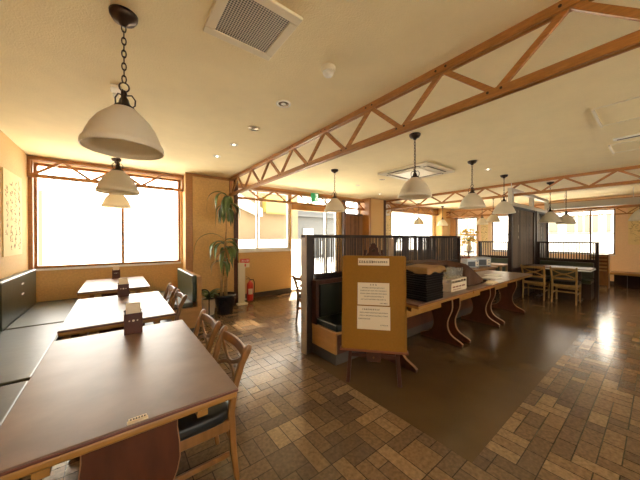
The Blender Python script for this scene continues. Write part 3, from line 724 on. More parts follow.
# ------------------------------------------------------------------ framed calligraphy and scrolls
def brush(mb, rnd, cx, cz, s, put):
    """a cursive brush character: a few bent strokes"""
    for _ in range(rnd.randint(3, 5)):
        a = rnd.uniform(-0.5, 0.5) * s; b = rnd.uniform(-0.5, 0.5) * s; ang = rnd.choice([0.1, 1.4, 2.3, 0.8, -0.3]) + rnd.uniform(-0.3, 0.3); l = rnd.uniform(0.3, 0.8) * s
        p0 = (cx + a - cos(ang) * l / 2, cz + b - sin(ang) * l / 2); p2 = (cx + a + cos(ang) * l / 2, cz + b + sin(ang) * l / 2); pm = (cx + a + rnd.uniform(-.12, .12) * s, cz + b + rnd.uniform(-.12, .12) * s)
        w = s * rnd.uniform(0.06, 0.13)
        mb.bar([put(*p0), put(*pm), put(*p2)], [w * .5, w, w * .4], 0.0012, put(0, 0, True))
def scroll(loc, rz, w, h, cols, rows, label, sz, m='scroll', ink='ink', seed=1, frame=None, name='calligraphy_panel'):
    """paper in local XZ plane facing -Y"""
    t = thing(name, label, 'picture', loc, rz)
    bx(-w / 2, w / 2, -0.006, 0.006, 0, h).build('paper', m, t)
    if frame:
        f = MB(); e = 0.014
        f.box(-w / 2 - e, w / 2 + e, -0.012, 0.008, -e, 0); f.box(-w / 2 - e, w / 2 + e, -0.012, 0.008, h, h + e); f.box(-w / 2 - e, -w / 2, -0.012, 0.008, 0, h); f.box(w / 2, w / 2 + e, -0.012, 0.008, 0, h)
        f.build('frame', frame, t)
    mb = MB(); rnd = random.Random(seed)
    def put(x, z, d=False): return Vector((cos(1.2), 0, sin(1.2))) if d else Vector((x, -0.0072, z))
    for c in range(cols):
        x = w / 2 - (c + 0.8) * w / (cols + 0.6); z = h * 0.90 - (0 if c == 0 else 0.05 * h) - rnd.uniform(0, .05) * h
        n = rows if c < cols - 1 else int(rows * 0.7)
        for r in range(n):
            s = sz * rnd.uniform(0.75, 1.25); brush(mb, rnd, x + rnd.uniform(-.15, .15) * sz, z, s, put); z -= s * 1.15
            if z < h * 0.1: break
    mb.build('brush_lettering', ink, t)
    return t
scroll((-0.9935, 4.79, 1.13), pi / 2, 0.72, 0.99, 4, 11, 'tall cream calligraphy panel on the tan wall above the bench', 0.075, seed=5, name='calligraphy_panel', frame=None)
scroll((X1 - 0.0065, 0.28, 1.15), -pi / 2, 0.56, 1.04, 6, 12, 'calligraphy panel on the end wall beside the large window', 0.07, seed=8, ink='fadedink')
scroll((X1 - 0.0065, 4.16, 0.95), -pi / 2, 0.24, 1.15, 2, 10, 'narrow calligraphy scroll between reed blind and narrow window', 0.09, seed=9, ink='fadedink')
scroll((7.06, Y1 - 0.0065, 0.95), 0, 0.60, 1.13, 5, 10, 'calligraphy panel below the white wall unit beside the far column', 0.08, seed=11, ink='fadedink')
t = thing('wall_fan', 'white wall unit mounted high beside the far column', 'fan', (6.98, 5.50, 2.10))
bx(-0.20, 0.20, -0.02, 0.05, -0.02, 0.03).build('bracket', 'white', t, bevel=0.01)
MB().torus((0, -0.06, 0.17), 0.15, 0.012, (0, 1, 0), 28, 8).build('cage_ring', 'white', t, smooth=True)
mb = MB()
for k in range(12):
    a = k * pi / 6; mb.tube([(0.02 * cos(a), -0.075, 0.17 + 0.02 * sin(a)), (0.15 * cos(a), -0.06, 0.17 + 0.15 * sin(a))], 0.003, 5)
mb.build('cage', 'white', t)
mb = MB()
for k in range(3):
    a = k * 2.094; mb.bar([(0.02 * cos(a), -0.05, 0.17 + 0.02 * sin(a)), (0.12 * cos(a), -0.045, 0.17 + 0.12 * sin(a))], [0.03, 0.09], 0.004, (-sin(a), 0.3, cos(a)))
mb.build('blade', 'offwhite', t)
bx(-0.05, 0.05, -0.05, 0.03, 0.10, 0.24).build('motor', 'white', t, bevel=0.02)

# ------------------------------------------------------------------ bamboo partition with booth bench (centre)
PY = 2.52
t = thing('bamboo_partition', 'long low partition of dark bamboo canes behind the notice easel', 'partition', (0, PY, 0))
bx(1.700, 1.716, -0.05, 0.05, 0, 1.375).build('lit_post_side', 'palepost', t, bevel=0.003)  # pale strip: door light on the post side put into colour
bx(1.717, 1.825, -0.035, 0.035, 0, 1.375).build('post', 'dark', t, bevel=0.004)
bx(5.44, 5.52, -0.035, 0.035, 0, 1.375).build('post', 'dark', t, bevel=0.004)
bx(3.27, 3.34, -0.03, 0.03, 0.9, 1.33).build('post', 'palepost', t, bevel=0.003)
bx(1.70, 5.52, -0.04, 0.04, 1.335, 1.375).build('top_rail', 'dark', t, bevel=0.004)
bx(1.87, 5.44, -0.03, 0.03, 0.86, 0.905).build('bottom_rail', 'dark', t, bevel=0.004)
bx(1.87, 5.44, -0.02, 0.02, 0, 0.86).build('lower_panel', 'dark', t)
rnd = random.Random(4)
for xa, xb, dens in ((1.835, 3.27, 0.76), (3.34, 5.44, 0.93)):
    mb = MB(); x = xa + 0.012
    while x < xb - 0.01:
        w = (rnd.uniform(0.015, 0.023) if dens < 0.8 else rnd.uniform(0.020, 0.032)); c = x + w / 2; y = rnd.uniform(-.004, .004)
        mb.prism([(c - w / 2, y + 0.003), (c - w / 3, y - 0.003), (c, y - 0.006), (c + w / 3, y - 0.003), (c + w / 2, y + 0.003)], 0.90, 1.34, 'XY')
        x += w + (rnd.uniform(0.010, 0.019) if dens < 0.8 else (-0.001 if rnd.random() < 0.80 else rnd.uniform(0.006, 0.012)))
    mb.build('cane_panel', 'cane', t)
t = thing('booth_bench', 'dark green vinyl booth bench built along the bamboo partition', 'bench', (1.795, 2.06, 0))
LB = 3.60
bx(0.0, LB, 0.0, 0.42, 0.115, 0.335).build('base', 'boothwood', t, bevel=0.003)
bx(0.008, LB, 0.010, 0.42, 0.0, 0.115).build('plinth', 'plinth', t)
bx(-0.003, LB, -0.006, 0.42, 0.320, 0.345).build('seat_board', 'boothwood', t, bevel=0.004)
bx(0.02, LB, -0.004, 0.0, 0.118, 0.318).build('shaded_front', 'trestle', t)  # dark sheet: shade on the base front put into its colour
sc = pad(0.015, LB, 0.0, 0.40, 0.345, 0.42, 'seat_cushion', 'vinyl_dark', t, 0.02)
MB().tube([(0.02, 0.02, 0.412), (0.02, 0.38, 0.412)], 0.006, 8).build('piping', 'vinyl_pipe', sc)
fr = MB().box(0.0, 0.04, 0.34, 0.425, 0.345, 0.845).box(0.04, LB, 0.34, 0.425, 0.80, 0.845)
fr.build('back_frame', 'easel', t, bevel=0.004)
pad(0.05, LB, 0.325, 0.415, 0.42, 0.80, 'backrest', 'vinyl_dark', t, 0.015)

# ------------------------------------------------------------------ notice easel
CY = radians(37.66 + 10.2)   # direction in which the easel turns its back
ez = thing('display_easel', 'dark wooden easel standing in front of the bamboo partition', 'easel', (1.845, 1.595, 0), radians(-48.6))
# local: +Y away from camera, X across
lean = 0.105
def ey(z): return z * lean
for s in (-1, 1):
    MB().bar([(s * 0.232, ey(0) - 0.0, 0), (s * 0.205, ey(0.36), 0.36), (s * 0.075, ey(1.22), 1.22)], [0.034, 0.034, 0.026], [0.030, 0.030, 0.024], (1, 0, 0)).build('leg', 'easel', ez, bevel=0.005)
MB().bar([(0, 0.52, 0), (0, ey(1.18) + 0.03, 1.18)], 0.03, 0.03, (1, 0, 0)).build('leg', 'easel', ez, bevel=0.005)
bx(-0.21, 0.21, ey(0.25) - 0.012, ey(0.25) + 0.012, 0.235, 0.265).build('crossbar', 'easel', ez, bevel=0.003)
MB().bar([(0, ey(0.2), 0.20), (0, ey(0.33), 0.33)], 0.13, 0.03, (1, 0, 0)).build('ratchet_block', 'easel', ez, bevel=0.006)
kb = MB().tube([(0, ey(0.25) - 0.020, 0.25), (0, ey(0.25) - 0.036, 0.25)], 0.009, 12).build('knob', 'chrome', ez)
bx(-0.305, 0.305, ey(0.315) - 0.055, ey(0.315) + 0.010, 0.298, 0.318).build('ledge', 'ledge', ez, bevel=0.004)
MB().prism([(-0.075, 1.10), (0.075, 1.10), (0.075, 1.165), (0.050, 1.19), (0.042, 1.235), (0.025, 1.262), (0.018, 1.285), (-0.018, 1.285), (-0.025, 1.262), (-0.042, 1.235), (-0.050, 1.19), (-0.075, 1.165)], ey(1.2) - 0.030, ey(1.2) + 0.012).build('head_block', 'easel', ez, bevel=0.005)
o = MB().tube([(0, ey(1.2) - 0.028, 1.215), (0, ey(1.2) - 0.045, 1.215)], 0.016, 14).build('knob', 'bronze', ez)
# board resting on the ledge (own thing)
nb = thing('notice_board', 'ochre notice board with three paper notices on the dark easel', 'notice board', (1.845, 1.595, 0), radians(-48.6))
bz0, bz1 = 0.320, 1.160
def BP(x, z, d=0.0):  # point on the board's leaning front
    return Vector((x, ey(z) - 0.040 - d, z))
def slab(x0, x1, z0, z1, d0, d1):
    mb = MB(); vs = [BP(x, z, d) for d in (d0, d1) for x, z in ((x0, z0), (x1, z0), (x1, z1), (x0, z1))]
    return mb.add(vs, [(0, 1, 2, 3), (7, 6, 5, 4), (0, 4, 5, 1), (1, 5, 6, 2), (2, 6, 7, 3), (3, 7, 4, 0)])
slab(-0.280, 0.280, bz0, bz1, -0.010, 0.008).build('panel', 'board', nb, bevel=0.002)
fr = MB()
for a in ((-0.290, -0.281, bz0, bz1), (0.281, 0.290, bz0, bz1), (-0.281, 0.281, bz1 - 0.004, bz1 + 0.006), (-0.281, 0.281, bz0, bz0 + 0.008)):
    q = slab(*a, -0.012, 0.012); fr.add(q.v, q.f)
fr.build('frame', 'board', nb)
def bz(y): return 1.158 - (y - 256.5) / 92.0 * 0.84       # picture row -> height on the board
def notice(x0, x1, z0, z1, title, lines, seed, bold=False):
    nt_ = slab(x0, x1, z0, z1, 0.0085, 0.0098).build('notice_sheet', 'paper', nb)
    rnd = random.Random(seed); mb = MB(); w = x1 - x0; h = z1 - z0
    def glyph(cx, cz, s):
        # tiny block of bars, the texture of printed script
        for k in range(3):
            zz = cz + (k - 1) * s * 0.36; a = rnd.uniform(0.3, 0.5) * s
            q = slab(cx - a, cx + a * rnd.uniform(.4, 1), zz - s * 0.09, zz + s * 0.09, 0.0098, 0.0104); mb.add(q.v, q.f)
        if rnd.random() < 0.8:
            xx = cx + rnd.uniform(-.25, .25) * s; q = slab(xx - s * 0.07, xx + s * 0.07, cz - s * 0.45, cz + s * 0.45, 0.0098, 0.0104); mb.add(q.v, q.f)
    for (cx, cz, s, n, gap) in title + lines:
        for k in range(n): glyph(x0 + cx * w + (k - (n - 1) / 2) * s * gap, z0 + cz * h, s)
    mb.build('printed_lettering', 'ink', nt_)
notice(-0.142, 0.142, 1.078, 1.142, [(0.26, 0.5, 0.024, 6, 0.95), (0.70, 0.5, 0.019, 8, 0.95)], [], 2)
notice(-0.145, 0.142, 0.717, 0.918, [(0.5, 0.91, 0.014, 3, 1.7)], [(0.5, 0.77, 0.010, 17, 1.2), (0.5, 0.64, 0.010, 20, 1.2), (0.5, 0.51, 0.010, 20, 1.2), (0.52, 0.38, 0.010, 15, 1.2), (0.5, 0.25, 0.010, 19, 1.2), (0.82, 0.09, 0.010, 6, 1.2)], 3)
notice(-0.148, 0.148, 0.499, 0.706, [(0.42, 0.86, 0.014, 10, 1.15)], [(0.5, 0.72, 0.010, 22, 1.15), (0.5, 0.59, 0.010, 22, 1.15), (0.22, 0.45, 0.011, 9, 1.1), (0.82, 0.2, 0.010, 6, 1.2)], 4)

# ------------------------------------------------------------------ things on the serving tables
def tray():
    t = MB(); a, b = 0.160, 0.135
    t.box(-a, a, -b, b, 0, 0.006)
    for s in (-1, 1):
        t.box(-a, a, *sorted((s * b, s * (b - 0.010))), 0.006, 0.0225); t.box(*sorted((s * a, s * (a - 0.010))), -b + 0.010, b - 0.010, 0.006, 0.0225)
    return t.build('serving_tray', 'tray', None, bevel=0.0045)
tr0 = tray(); NT = 14
ords = ['bottom', 'second from the bottom', 'third from the bottom', 'fourth from the bottom', 'fifth from the bottom', 'sixth from the bottom', 'seventh from the bottom', 'seventh from the top', 'sixth from the top', 'fifth from the top', 'fourth from the top', 'third from the top', 'second from the top', 'topmost']
for k in range(NT):
    o = tr0 if k == 0 else tr0.copy()
    if k: C.objects.link(o)
    o.location = (2.565 + rnd.uniform(-.003, .003), 1.540 + rnd.uniform(-.003, .003), 0.7003 + k * 0.0235)
    tag(o, 'black serving tray beside the easel board, %s in the stack' % ords[k], 'tray', 'stacked black serving trays')
ztop = 0.70 + NT * 0.0235
def cloth_over():
    a, b, d = 0.167, 0.142, 0.045
    def fn(u, v):
        x = (-1 + 2 * u) * (a + d); y = (-1 + 2 * v) * (b + d)
        ox = max(0, abs(x) - a); oy = max(0, abs(y) - b); over = min(d, ox + oy)
        wob = 0.006 * sin(18 * x + 3) * cos(21 * y)
        k = over / d
        z = ztop + 0.008 + wob * 0.6 - over * 0.92 + 0.012 * sin(31 * x + 17 * y) * k
        xx = max(-a - 0.012 * k - 0.004, min(a + 0.012 * k + 0.004, x)); yy = max(-b - 0.012 * k - 0.004, min(b + 0.012 * k + 0.004, y))
        if y < 0 and x < 0.6: z -= 0.010 * k
        return (2.565 + xx, 1.540 + yy, z)
    return MB().grid(fn, 44, 36).build('dust_cloth', 'cloth', None, smooth=True, solid=0.003)
tag(cloth_over(), 'brown cloth covering the stack of black trays', 'cloth')
# second cloth thrown over to the table behind the glasses
def cloth_back():
    def fn(u, v):
        x = 2.80 + 1.42 * u
        ztop2 = 1.03 if x < 3.50 else 1.03 - (x - 3.50) / 0.70 * 0.322
        ztop2 = max(0.706, ztop2) + 0.008 * sin(9 * x)
        yb = 2.06; yf = 1.76 - 0.22 * max(0, min(1, (x - 3.50) / 0.10))
        if v < 0.55:
            q = v / 0.55; y = yb + (yf - yb) * q; z = ztop2 + 0.006 * sin(14 * x + 9 * q)
        else:
            q = (v - 0.55) / 0.45
            drop = (0.05 if x < 3.50 else 0.05 + (ztop2 - 0.755) * min(1, (x - 3.50) / 0.08)) if ztop2 > 0.76 else 0.0
            y = yf - 0.01 - 0.010 * q * sin(20 * x); z = ztop2 - drop * q
        return (x, y, max(z, 0.705))
    return MB().grid(fn, 60, 28).build('dust_cloth', 'clothdark', None, smooth=True, solid=0.003)
tag(cloth_back(), 'dark brown cloth sloping down to the table behind the glasses', 'cloth')
# carton of glasses
t = thing('glass_carton', 'pale carton with cut-out slots holding the tumblers', 'carton', (3.275, 1.595, 0.7003))
w, d, h = 0.195, 0.105, 0.145
mb = MB()
mb.box(-w, w, -d, d, 0, 0.004)
for s in (-1, 1):
    mb.box(-w, w, *sorted((s * d, s * (d - 0.005))), 0.004, 0.098); mb.box(-w, w, *sorted((s * d, s * (d - 0.005))), 0.128, h)
    mb.box(*sorted((s * w, s * (w - 0.005))), -d + .005, d - .005, 0.004, 0.098); mb.box(*sorted((s * w, s * (w - 0.005))), -d + .005, d - .005, 0.128, h)
    for k in range(6):
        x = -w + k * (2 * w - 0.012) / 5; mb.box(x, x + 0.012, *sorted((s * d, s * (d - 0.005))), 0.098, 0.128)
    for k in range(4):
        y = -d + k * (2 * d - 0.012) / 3; mb.box(*sorted((s * w, s * (w - 0.005))), y, y + 0.012, 0.098, 0.128)
mb.box(-w, w, -d, d, h - 0.002, h)
mb.build('box', 'carton', t)
mk = MB()
for x0, x1 in ((-0.16, -0.10), (-0.085, -0.02), (0.0, 0.05), (0.07, 0.15)): mk.box(x0, x1, -d - 0.0012, -d, 0.045, 0.062)
mk.box(-0.16, 0.05, -d - 0.0012, -d, 0.02, 0.026)
mk.build('print', 'cartonink', t)
gl = MB().lathe([(0.024, 0.0), (0.0255, 0.0), (0.033, 0.115), (0.0315, 0.115), (0.0245, 0.006), (0.001, 0.006)], 18, closed=False)
gl.f = gl.f[:-2]
g0 = gl.build('tumbler', 'tumbler', None, smooth=True)
col = ['first', 'second', 'third', 'fourth', 'fifth']
for r in range(2):
    for k in range(5):
        o = g0 if (r == 0 and k == 0) else g0.copy()
        if not (r == 0 and k == 0): C.objects.link(o)
        o.location = (3.275 - 0.15 + k * 0.075, 1.595 - 0.048 + r * 0.096, 0.846)
        tag(o, 'clear tumbler in the %s row on the carton, %s from the trays' % (('front', 'back')[r], col[k]), 'glass', 'tumblers standing on the carton')
t = thing('menu_pile', 'flat pile of cream cards at the foot of the sloping cloth', 'cards', (4.10, 1.445, 0.7003), 0.08)
bx(-0.15, 0.15, -0.06, 0.06, 0, 0.016).build('lower_cards', 'carton', t, bevel=0.002); o = bx(-0.13, 0.14, -0.05, 0.05, 0.0165, 0.026).build('upper_cards', 'paper', t, bevel=0.002); o.rotation_euler = (0, 0, 0.1)
t = tag(bx(-0.06, 0.06, -0.05, 0.05, 0, 0.02).build('card_holder', 'darkplastic', None, bevel=0.004), 'dark flat holder beside the cream card pile', 'holder'); t.location = (4.40, 1.62, 0.7003)
for k, (x, y, a) in enumerate([(4.78, 1.66, 0.05), (5.12, 1.75, -0.04)]):
    o = bx(-0.15, 0.15, -0.105, 0.105, 0, 0.0015).build('paper_sheet', 'whitepaper', None); o.location = (x, y, 0.7003); o.rotation_euler = (0, 0, a)
    tag(o, ('white sheet on the serving table, nearer the cream cards', 'white sheet on the serving table, nearer its free end')[k], 'paper', 'white sheets on the serving tables')

# ------------------------------------------------------------------ counter with ovens beyond the partition
t = thing('side_counter', 'wooden side counter beyond the partition carrying grey appliances', 'counter', (6.22, 2.50, 0))
bx(-0.60, 0.60, -0.25, 0.25, 0.66, 0.70).build('countertop', 'edge', t, bevel=0.006)
bx(-0.57, 0.57, -0.21, 0.22, 0.05, 0.66).build('cabinet', 'trestle', t, bevel=0.004)
bx(-0.55, 0.55, -0.19, 0.20, 0, 0.05).build('plinth', 'plinth', t)
def appliance(x, y, w, h, d, m, label, name):
    t = thing(name, label, 'appliance', (x, y, 0.7003), radians(-38), group='appliances on the side counter')
    bx(-w / 2, w / 2, -d / 2, d / 2, 0.012, h).build('body', m, t, bevel=0.012)
    bx(-w * 0.42, w * 0.15, -d / 2 - 0.006, -d / 2, 0.04, h - 0.05).build('door', 'darkplastic', t, bevel=0.004)
    bx(w * 0.2, w * 0.44, -d / 2 - 0.004, -d / 2, 0.04, h - 0.04).build('control_panel', 'offwhite', t)
    for k in range(2): MB().tube([(w * 0.32, -d / 2 - 0.004, 0.08 + k * 0.06), (w * 0.32, -d / 2 - 0.018, 0.08 + k * 0.06)], 0.014, 12).build('knob', 'silver', t)
    for a in (-1, 1):
        for b in (-1, 1): MB().tube([(a * w * 0.4, b * d * 0.38, 0), (a * w * 0.4, b * d * 0.38, 0.013)], 0.012, 8).build('foot', 'darkplastic', t)
appliance(5.98, 2.50, 0.26, 0.19, 0.24, 'silver', 'grey countertop oven nearer the bamboo partition', 'countertop_oven')
appliance(6.46, 2.48, 0.32, 0.21, 0.26, 'silver', 'larger grey countertop oven nearer the tall bamboo panel', 'countertop_oven')

# table behind the partition
o = dup(tb, (3.05, 3.40, 0), 0, 'trestle table on the entrance side of the bamboo partition'); 

# ------------------------------------------------------------------ booth (right): tall bamboo panels, slatted back, table, overhead frame
def cane_wall(loc, rz, L, h, label, base=0.62, m='cane_light'):
    t = thing('bamboo_screen', label, 'screen', loc, rz)
    bx(0, 0.07, -0.035, 0.035, 0, h).build('post', 'dark', t, bevel=0.004); bx(L - 0.07, L, -0.035, 0.035, 0, h).build('post', 'dark', t, bevel=0.004)
    bx(0.07, L - 0.07, -0.03, 0.03, h - 0.05, h).build('top_rail', 'dark', t); bx(0.07, L - 0.07, -0.03, 0.03, base, base + 0.06).build('middle_rail', 'dark', t)
    bx(0.07, L - 0.07, -0.018, 0.018, 0, base).build('lower_panel', 'dark', t)
    mb = MB(); x = 0.075; r2 = random.Random(int(L * 100))
    while x < L - 0.10:
        w = r2.uniform(0.018, 0.030); mb.tube([(x + w / 2, r2.uniform(-.005, .005), base + 0.06), (x + w / 2, r2.uniform(-.005, .005), h - 0.05)], w / 2, 7); x += w + r2.uniform(-0.001, 0.004)
    mb.build('cane_panel', m, t)
    return t
cane_wall((6.62, 1.97, 0), 0, 1.70, 2.02, 'tall dark bamboo screen beside the booth chairs')
cane_wall((8.48, 1.97, 0), 0, 1.14, 2.02, 'tall dark bamboo screen behind the slatted booth back')
t = thing('overhead_frame', 'white boxed overhead frame above the tall bamboo screens', 'frame', (0, 0, 0))
mb = MB()
mb.box(6.62, 9.6, 1.93, 2.01, 2.03, 2.10); mb.box(6.62, 9.6, 1.93, 2.01, 2.33, 2.40)
mb.build('cross_beam', 'greywhite', t, bevel=0.004)
for x in (6.62, 8.08, 9.5): bx(x, x + 0.13 if x < 9 else x + 0.1, 1.935, 2.005, 2.10, 2.33).build('upright', 'greywhite', t)
bx(9.5, 9.62, -1.2, 1.93, 2.12, 2.28).build('long_beam', 'greywhite', t, bevel=0.004)
for x in (6.68, 8.12, 9.54): MB().tube([(x + .03, 1.97, 2.40), (x + .03, 1.97, CEIL)], 0.006, 8).build('hanger_rod', 'alu', t)
for y in (-0.9, 0.4, 1.6): MB().tube([(9.56, y, 2.28), (9.56, y, CEIL)], 0.006, 8).build('hanger_rod', 'alu', t)

def slat_back(y0, y1, label, seatlabel, posts=(True, True)):
    t = thing('slatted_partition', label, 'partition', (8.44, y0, 0), group='dark slatted booth partitions')
    L = y1 - y0
    if posts[0]: bx(-0.035, 0.035, 0, 0.06, 0, 1.245).build('post', 'dark', t, bevel=0.004)
    if posts[1]: bx(-0.035, 0.035, L - 0.06, L, 0, 1.245).build('post', 'dark', t, bevel=0.004)
    bx(-0.03, 0.03, 0.06, L - 0.06, 1.21, 1.245).build('top_rail', 'dark', t); bx(-0.03, 0.03, 0.06, L - 0.06, 0.80, 0.845).build('bottom_rail', 'dark', t)
    bx(-0.02, 0.02, 0.06, L - 0.06, 0, 0.80).build('lower_panel', 'dark', t)
    n = int((L - 0.12) / 0.044); mb = MB()
    for k in range(n):
        y = 0.06 + (k + 0.5) * (L - 0.12) / n; mb.box(-0.012, 0.012, y - 0.008, y + 0.008, 0.845, 1.21)
    mb.build('slat_panel', 'dark', t)
    s = thing('booth_bench', seatlabel, 'bench', (0, y0 + 0.07, 0), group='dark booth benches before the slatted partitions')
    bx(8.0, 8.40, 0, L - 0.14, 0.0, 0.34).build('base', 'dark', s, bevel=0.004)
    pad(7.97, 8.40, 0, L - 0.14, 0.34, 0.42, 'seat_cushion', 'vinyl_green', s, 0.02)
    pad(8.34, 8.41, 0, L - 0.14, 0.43, 0.78, 'backrest', 'vinyl_green' if y0 > 2 else 'vinyl', s, 0.02)
slat_back(0.84, 1.92, 'dark slatted booth partition below the large end window', 'dark bench facing the pale cross-back chairs')
slat_back(2.03, 3.28, 'slatted booth partition below the narrow end window', 'green-backed bench behind the countertop ovens')
# booth table: pedestal
t = thing('booth_table', 'booth table with pale top between bench and pale chairs', 'table', (7.74, 1.38, 0))
bx(-0.30, 0.30, -0.53, 0.53, 0.665, 0.70).build('tabletop', 'top', t, bevel=0.006)
bx(-0.305, 0.305, -0.535, 0.535, 0.655, 0.682).build('edge_band', 'aluw', t, bevel=0.004)
for s in (-1, 1):
    MB().tube([(0, s * 0.33, 0.03), (0, s * 0.33, 0.655)], 0.03, 12).build('leg', 'dark', t)
    bx(-0.22, 0.22, s * 0.33 - 0.03, s * 0.33 + 0.03, 0, 0.03).build('foot', 'dark', t, bevel=0.006)
t = thing('booth_table', 'wooden booth table behind the tall bamboo screen', 'table', (7.45, 2.75, 0))
bx(-0.2, 0.30, -0.45, 0.50, 0.65, 0.69).build('tabletop', 'chair2', t, bevel=0.006)
for a in (-0.15, 0.25):
    for b in (-0.40, 0.45): bx(a - 0.02, a + 0.02, b - 0.02, b + 0.02, 0, 0.65).build('leg', 'chair2', t)
# wall bench platform and slatted cabinet under the end window
t = thing('wall_bench', 'low wooden platform bench along the end wall', 'bench', (0, 0, 0))
bx(10.62, X1 - 0.02, -1.8, 0.86, 0.34, 0.40).build('seat', 'boothwood', t, bevel=0.006)
for y in (-1.75, -0.5, 0.55): bx(10.70, X1 - 0.03, y, y + 0.08, 0, 0.34).build('support', 'dark', t)
bx(10.95, X1 - 0.03, -1.75, 0.80, 0.0, 0.34).build('back_board', 'dark', t)
t = thing('slatted_cabinet', 'slim wooden cabinet with open slats beside the booth end', 'cabinet', (10.32, 1.02, 0))
for s in (-1, 1): bx(-0.16, 0.16, s * 0.17 - 0.012, s * 0.17 + 0.012, 0, 0.90).build('side_panel', 'chair', t)
bx(-0.16, 0.16, -0.158, 0.158, 0.87, 0.90).build('top', 'chair', t); bx(0.14, 0.16, -0.158, 0.158, 0.05, 0.87).build('back_panel', 'wall_pale', t)
for k in range(4): bx(-0.16, -0.14, -0.158, 0.158, 0.50 + k * 0.095, 0.545 + k * 0.095).build('slat', 'chair', t)
bx(-0.16, -0.14, -0.158, 0.158, 0.08, 0.46).build('door', 'chair', t, bevel=0.004)
# reed blind at the end wall
t = thing('reed_blind', 'pale striped reed blind hanging by the end wall corner', 'blind', (X1 - 0.06, 4.83, 0))
mb = MB()
y = -0.42
while y < 0.42:
    mb.tube([(0, y, 0.55), (0, y, 2.14)], 0.021, 7); y += 0.056
mb.build('reed_panel', 'reed', t)
bx(-0.02, 0.02, -0.44, 0.44, 2.12, 2.16).build('head_rail', 'brownalu', t); bx(-0.015, 0.015, -0.43, 0.43, 0.53, 0.56).build('bottom_rail', 'brownalu', t)
# brown bamboo screen by the entrance
t = thing('bamboo_blind', 'brown bamboo blind under the small high window', 'blind', (0, 5.52, 0))
mb = MB(); x = 5.20
while x < 5.88:
    mb.tube([(x, 0, 0.1), (x, 0, 2.0)], 0.014, 7); x += 0.030
mb.build('cane_panel', 'cane_brown', t)
bx(5.17, 5.90, -0.02, 0.02, 2.0, 2.05).build('head_rail', 'brownalu', t); bx(5.17, 5.90, -0.02, 0.02, 0.06, 0.10).build('bottom_rail', 'brownalu', t)
bx(5.08, 5.16, -0.03, 0.05, 0, 2.45).build('side_post', 'brownalu', t)

# ------------------------------------------------------------------ plants
def leaf(mb, p, az, L, w, up, droop, n=7, fold=0.25):
    """arching strap leaf: leaves p at azimuth az, rises by `up`, then droops"""
    pts = []; q = Vector(p); pit = up
    for i in range(n + 1):
        pts.append(q.copy()); st = L / n
        q = q + Vector((cos(az) * cos(pit), sin(az) * cos(pit), sin(pit))) * st
        pit = max(-1.5, pit - droop / n)
    s = Vector((-sin(az), cos(az), 0)); vs = []
    for i, c in enumerate(pts):
        u = i / n; ww = w * (0.35 + 0.65 * min(1, u * 3.5)) * (1 - max(0, (u - 0.55) / 0.45) ** 1.6 * 0.97)
        vs += [c - s * ww / 2 + Vector((0, 0, fold * ww / 2)), c, c + s * ww / 2 + Vector((0, 0, fold * ww / 2))]
    fs = []
    for i in range(n):
        a = i * 3; fs += [(a, a + 1, a + 4, a + 3), (a + 1, a + 2, a + 5, a + 4)]
    mb.add(vs, fs)
rp = random.Random(12)
t = thing('potted_dracaena', 'tall two-tiered leafy plant in a black pot by the column', 'plant', (1.52, 4.74, 0))
MB().lathe([(0.125, 0.0), (0.13, 0.01), (0.178, 0.30), (0.190, 0.305), (0.190, 0.345), (0.176, 0.345), (0.168, 0.31), (0.02, 0.30)], 32).build('pot', 'potblack', t, smooth=True)
MB().lathe([(0.001, 0.318), (0.165, 0.312), (0.166, 0.300)], 24).build('soil', 'soil', t)
st = MB()
st.tube([(0.01, 0, 0.30), (0.015, 0.0, 0.7), (0.0, 0.01, 1.02), (0.01, 0.0, 1.28)], [0.032, 0.03, 0.026, 0.02], 10)
st.tube([(-0.05, 0.03, 0.30), (-0.055, 0.03, 0.62), (-0.04, 0.02, 0.88)], [0.024, 0.022, 0.018], 10)
st.tube([(0.01, 0.0, 1.25), (0.03, 0.0, 1.5), (0.03, 0.01, 1.8), (0.045, 0.0, 2.08)], [0.013, 0.011, 0.010, 0.009], 8)
st.build('cane_stem', 'cane_trunk', t, smooth=True)
lv = MB()
for k in range(13):
    leaf(lv, (0.01, 0.0, 1.26 - 0.05 * (k % 4)), k * 2.4 + rp.uniform(-.3, .3), rp.uniform(0.34, 0.56), rp.uniform(0.075, 0.105), rp.uniform(-0.1, 0.8), rp.uniform(2.6, 3.8), 9)
for k in range(7):
    leaf(lv, (-0.04, 0.02, 0.92), k * 2.2 + 0.5, rp.uniform(0.30, 0.42), 0.065, rp.uniform(0.0, 0.8), rp.uniform(2.4, 3.2), 8)
for k in range(15):
    leaf(lv, (0.045, 0.0, 2.07 - 0.07 * (k % 4)), k * 2.4 + 1 + rp.uniform(-.3, .3), rp.uniform(0.30, 0.52), rp.uniform(0.07, 0.10), rp.uniform(-0.9, 0.4), rp.uniform(2.4, 3.6), 9)
leaf(lv, (0.045, 0, 2.08), 2.9, 0.66, 0.07, 0.75, 3.6, 11); leaf(lv, (0.045, 0, 2.08), 3.6, 0.50, 0.07, 0.6, 3.4, 11); leaf(lv, (0.01, 0, 1.28), 2.8, 0.80, 0.06, 0.9, 3.0, 10)
leaf(lv, (0.01, 0, 1.30), -0.5, 0.42, 0.07, 0.3, 1.2, 8); leaf(lv, (0.01, 0, 1.30), 0.3, 0.40, 0.06, 0.5, 3.2, 8)
lv.build('leaves', 'leaf', t, smooth=True, solid=0.0015)
dl = MB()
for k in range(6): leaf(dl, (0.04, 0.0, 2.0), k * 1.1, rp.uniform(0.26, 0.42), 0.045, -0.6, 1.0, 6)
for k in range(4): leaf(dl, (0.01, 0.0, 1.15), k * 1.6, rp.uniform(0.3, 0.42), 0.045, -0.6, 1.0, 6)
dl.build('dry_leaves', 'deadleaf', t, smooth=True, solid=0.0015)
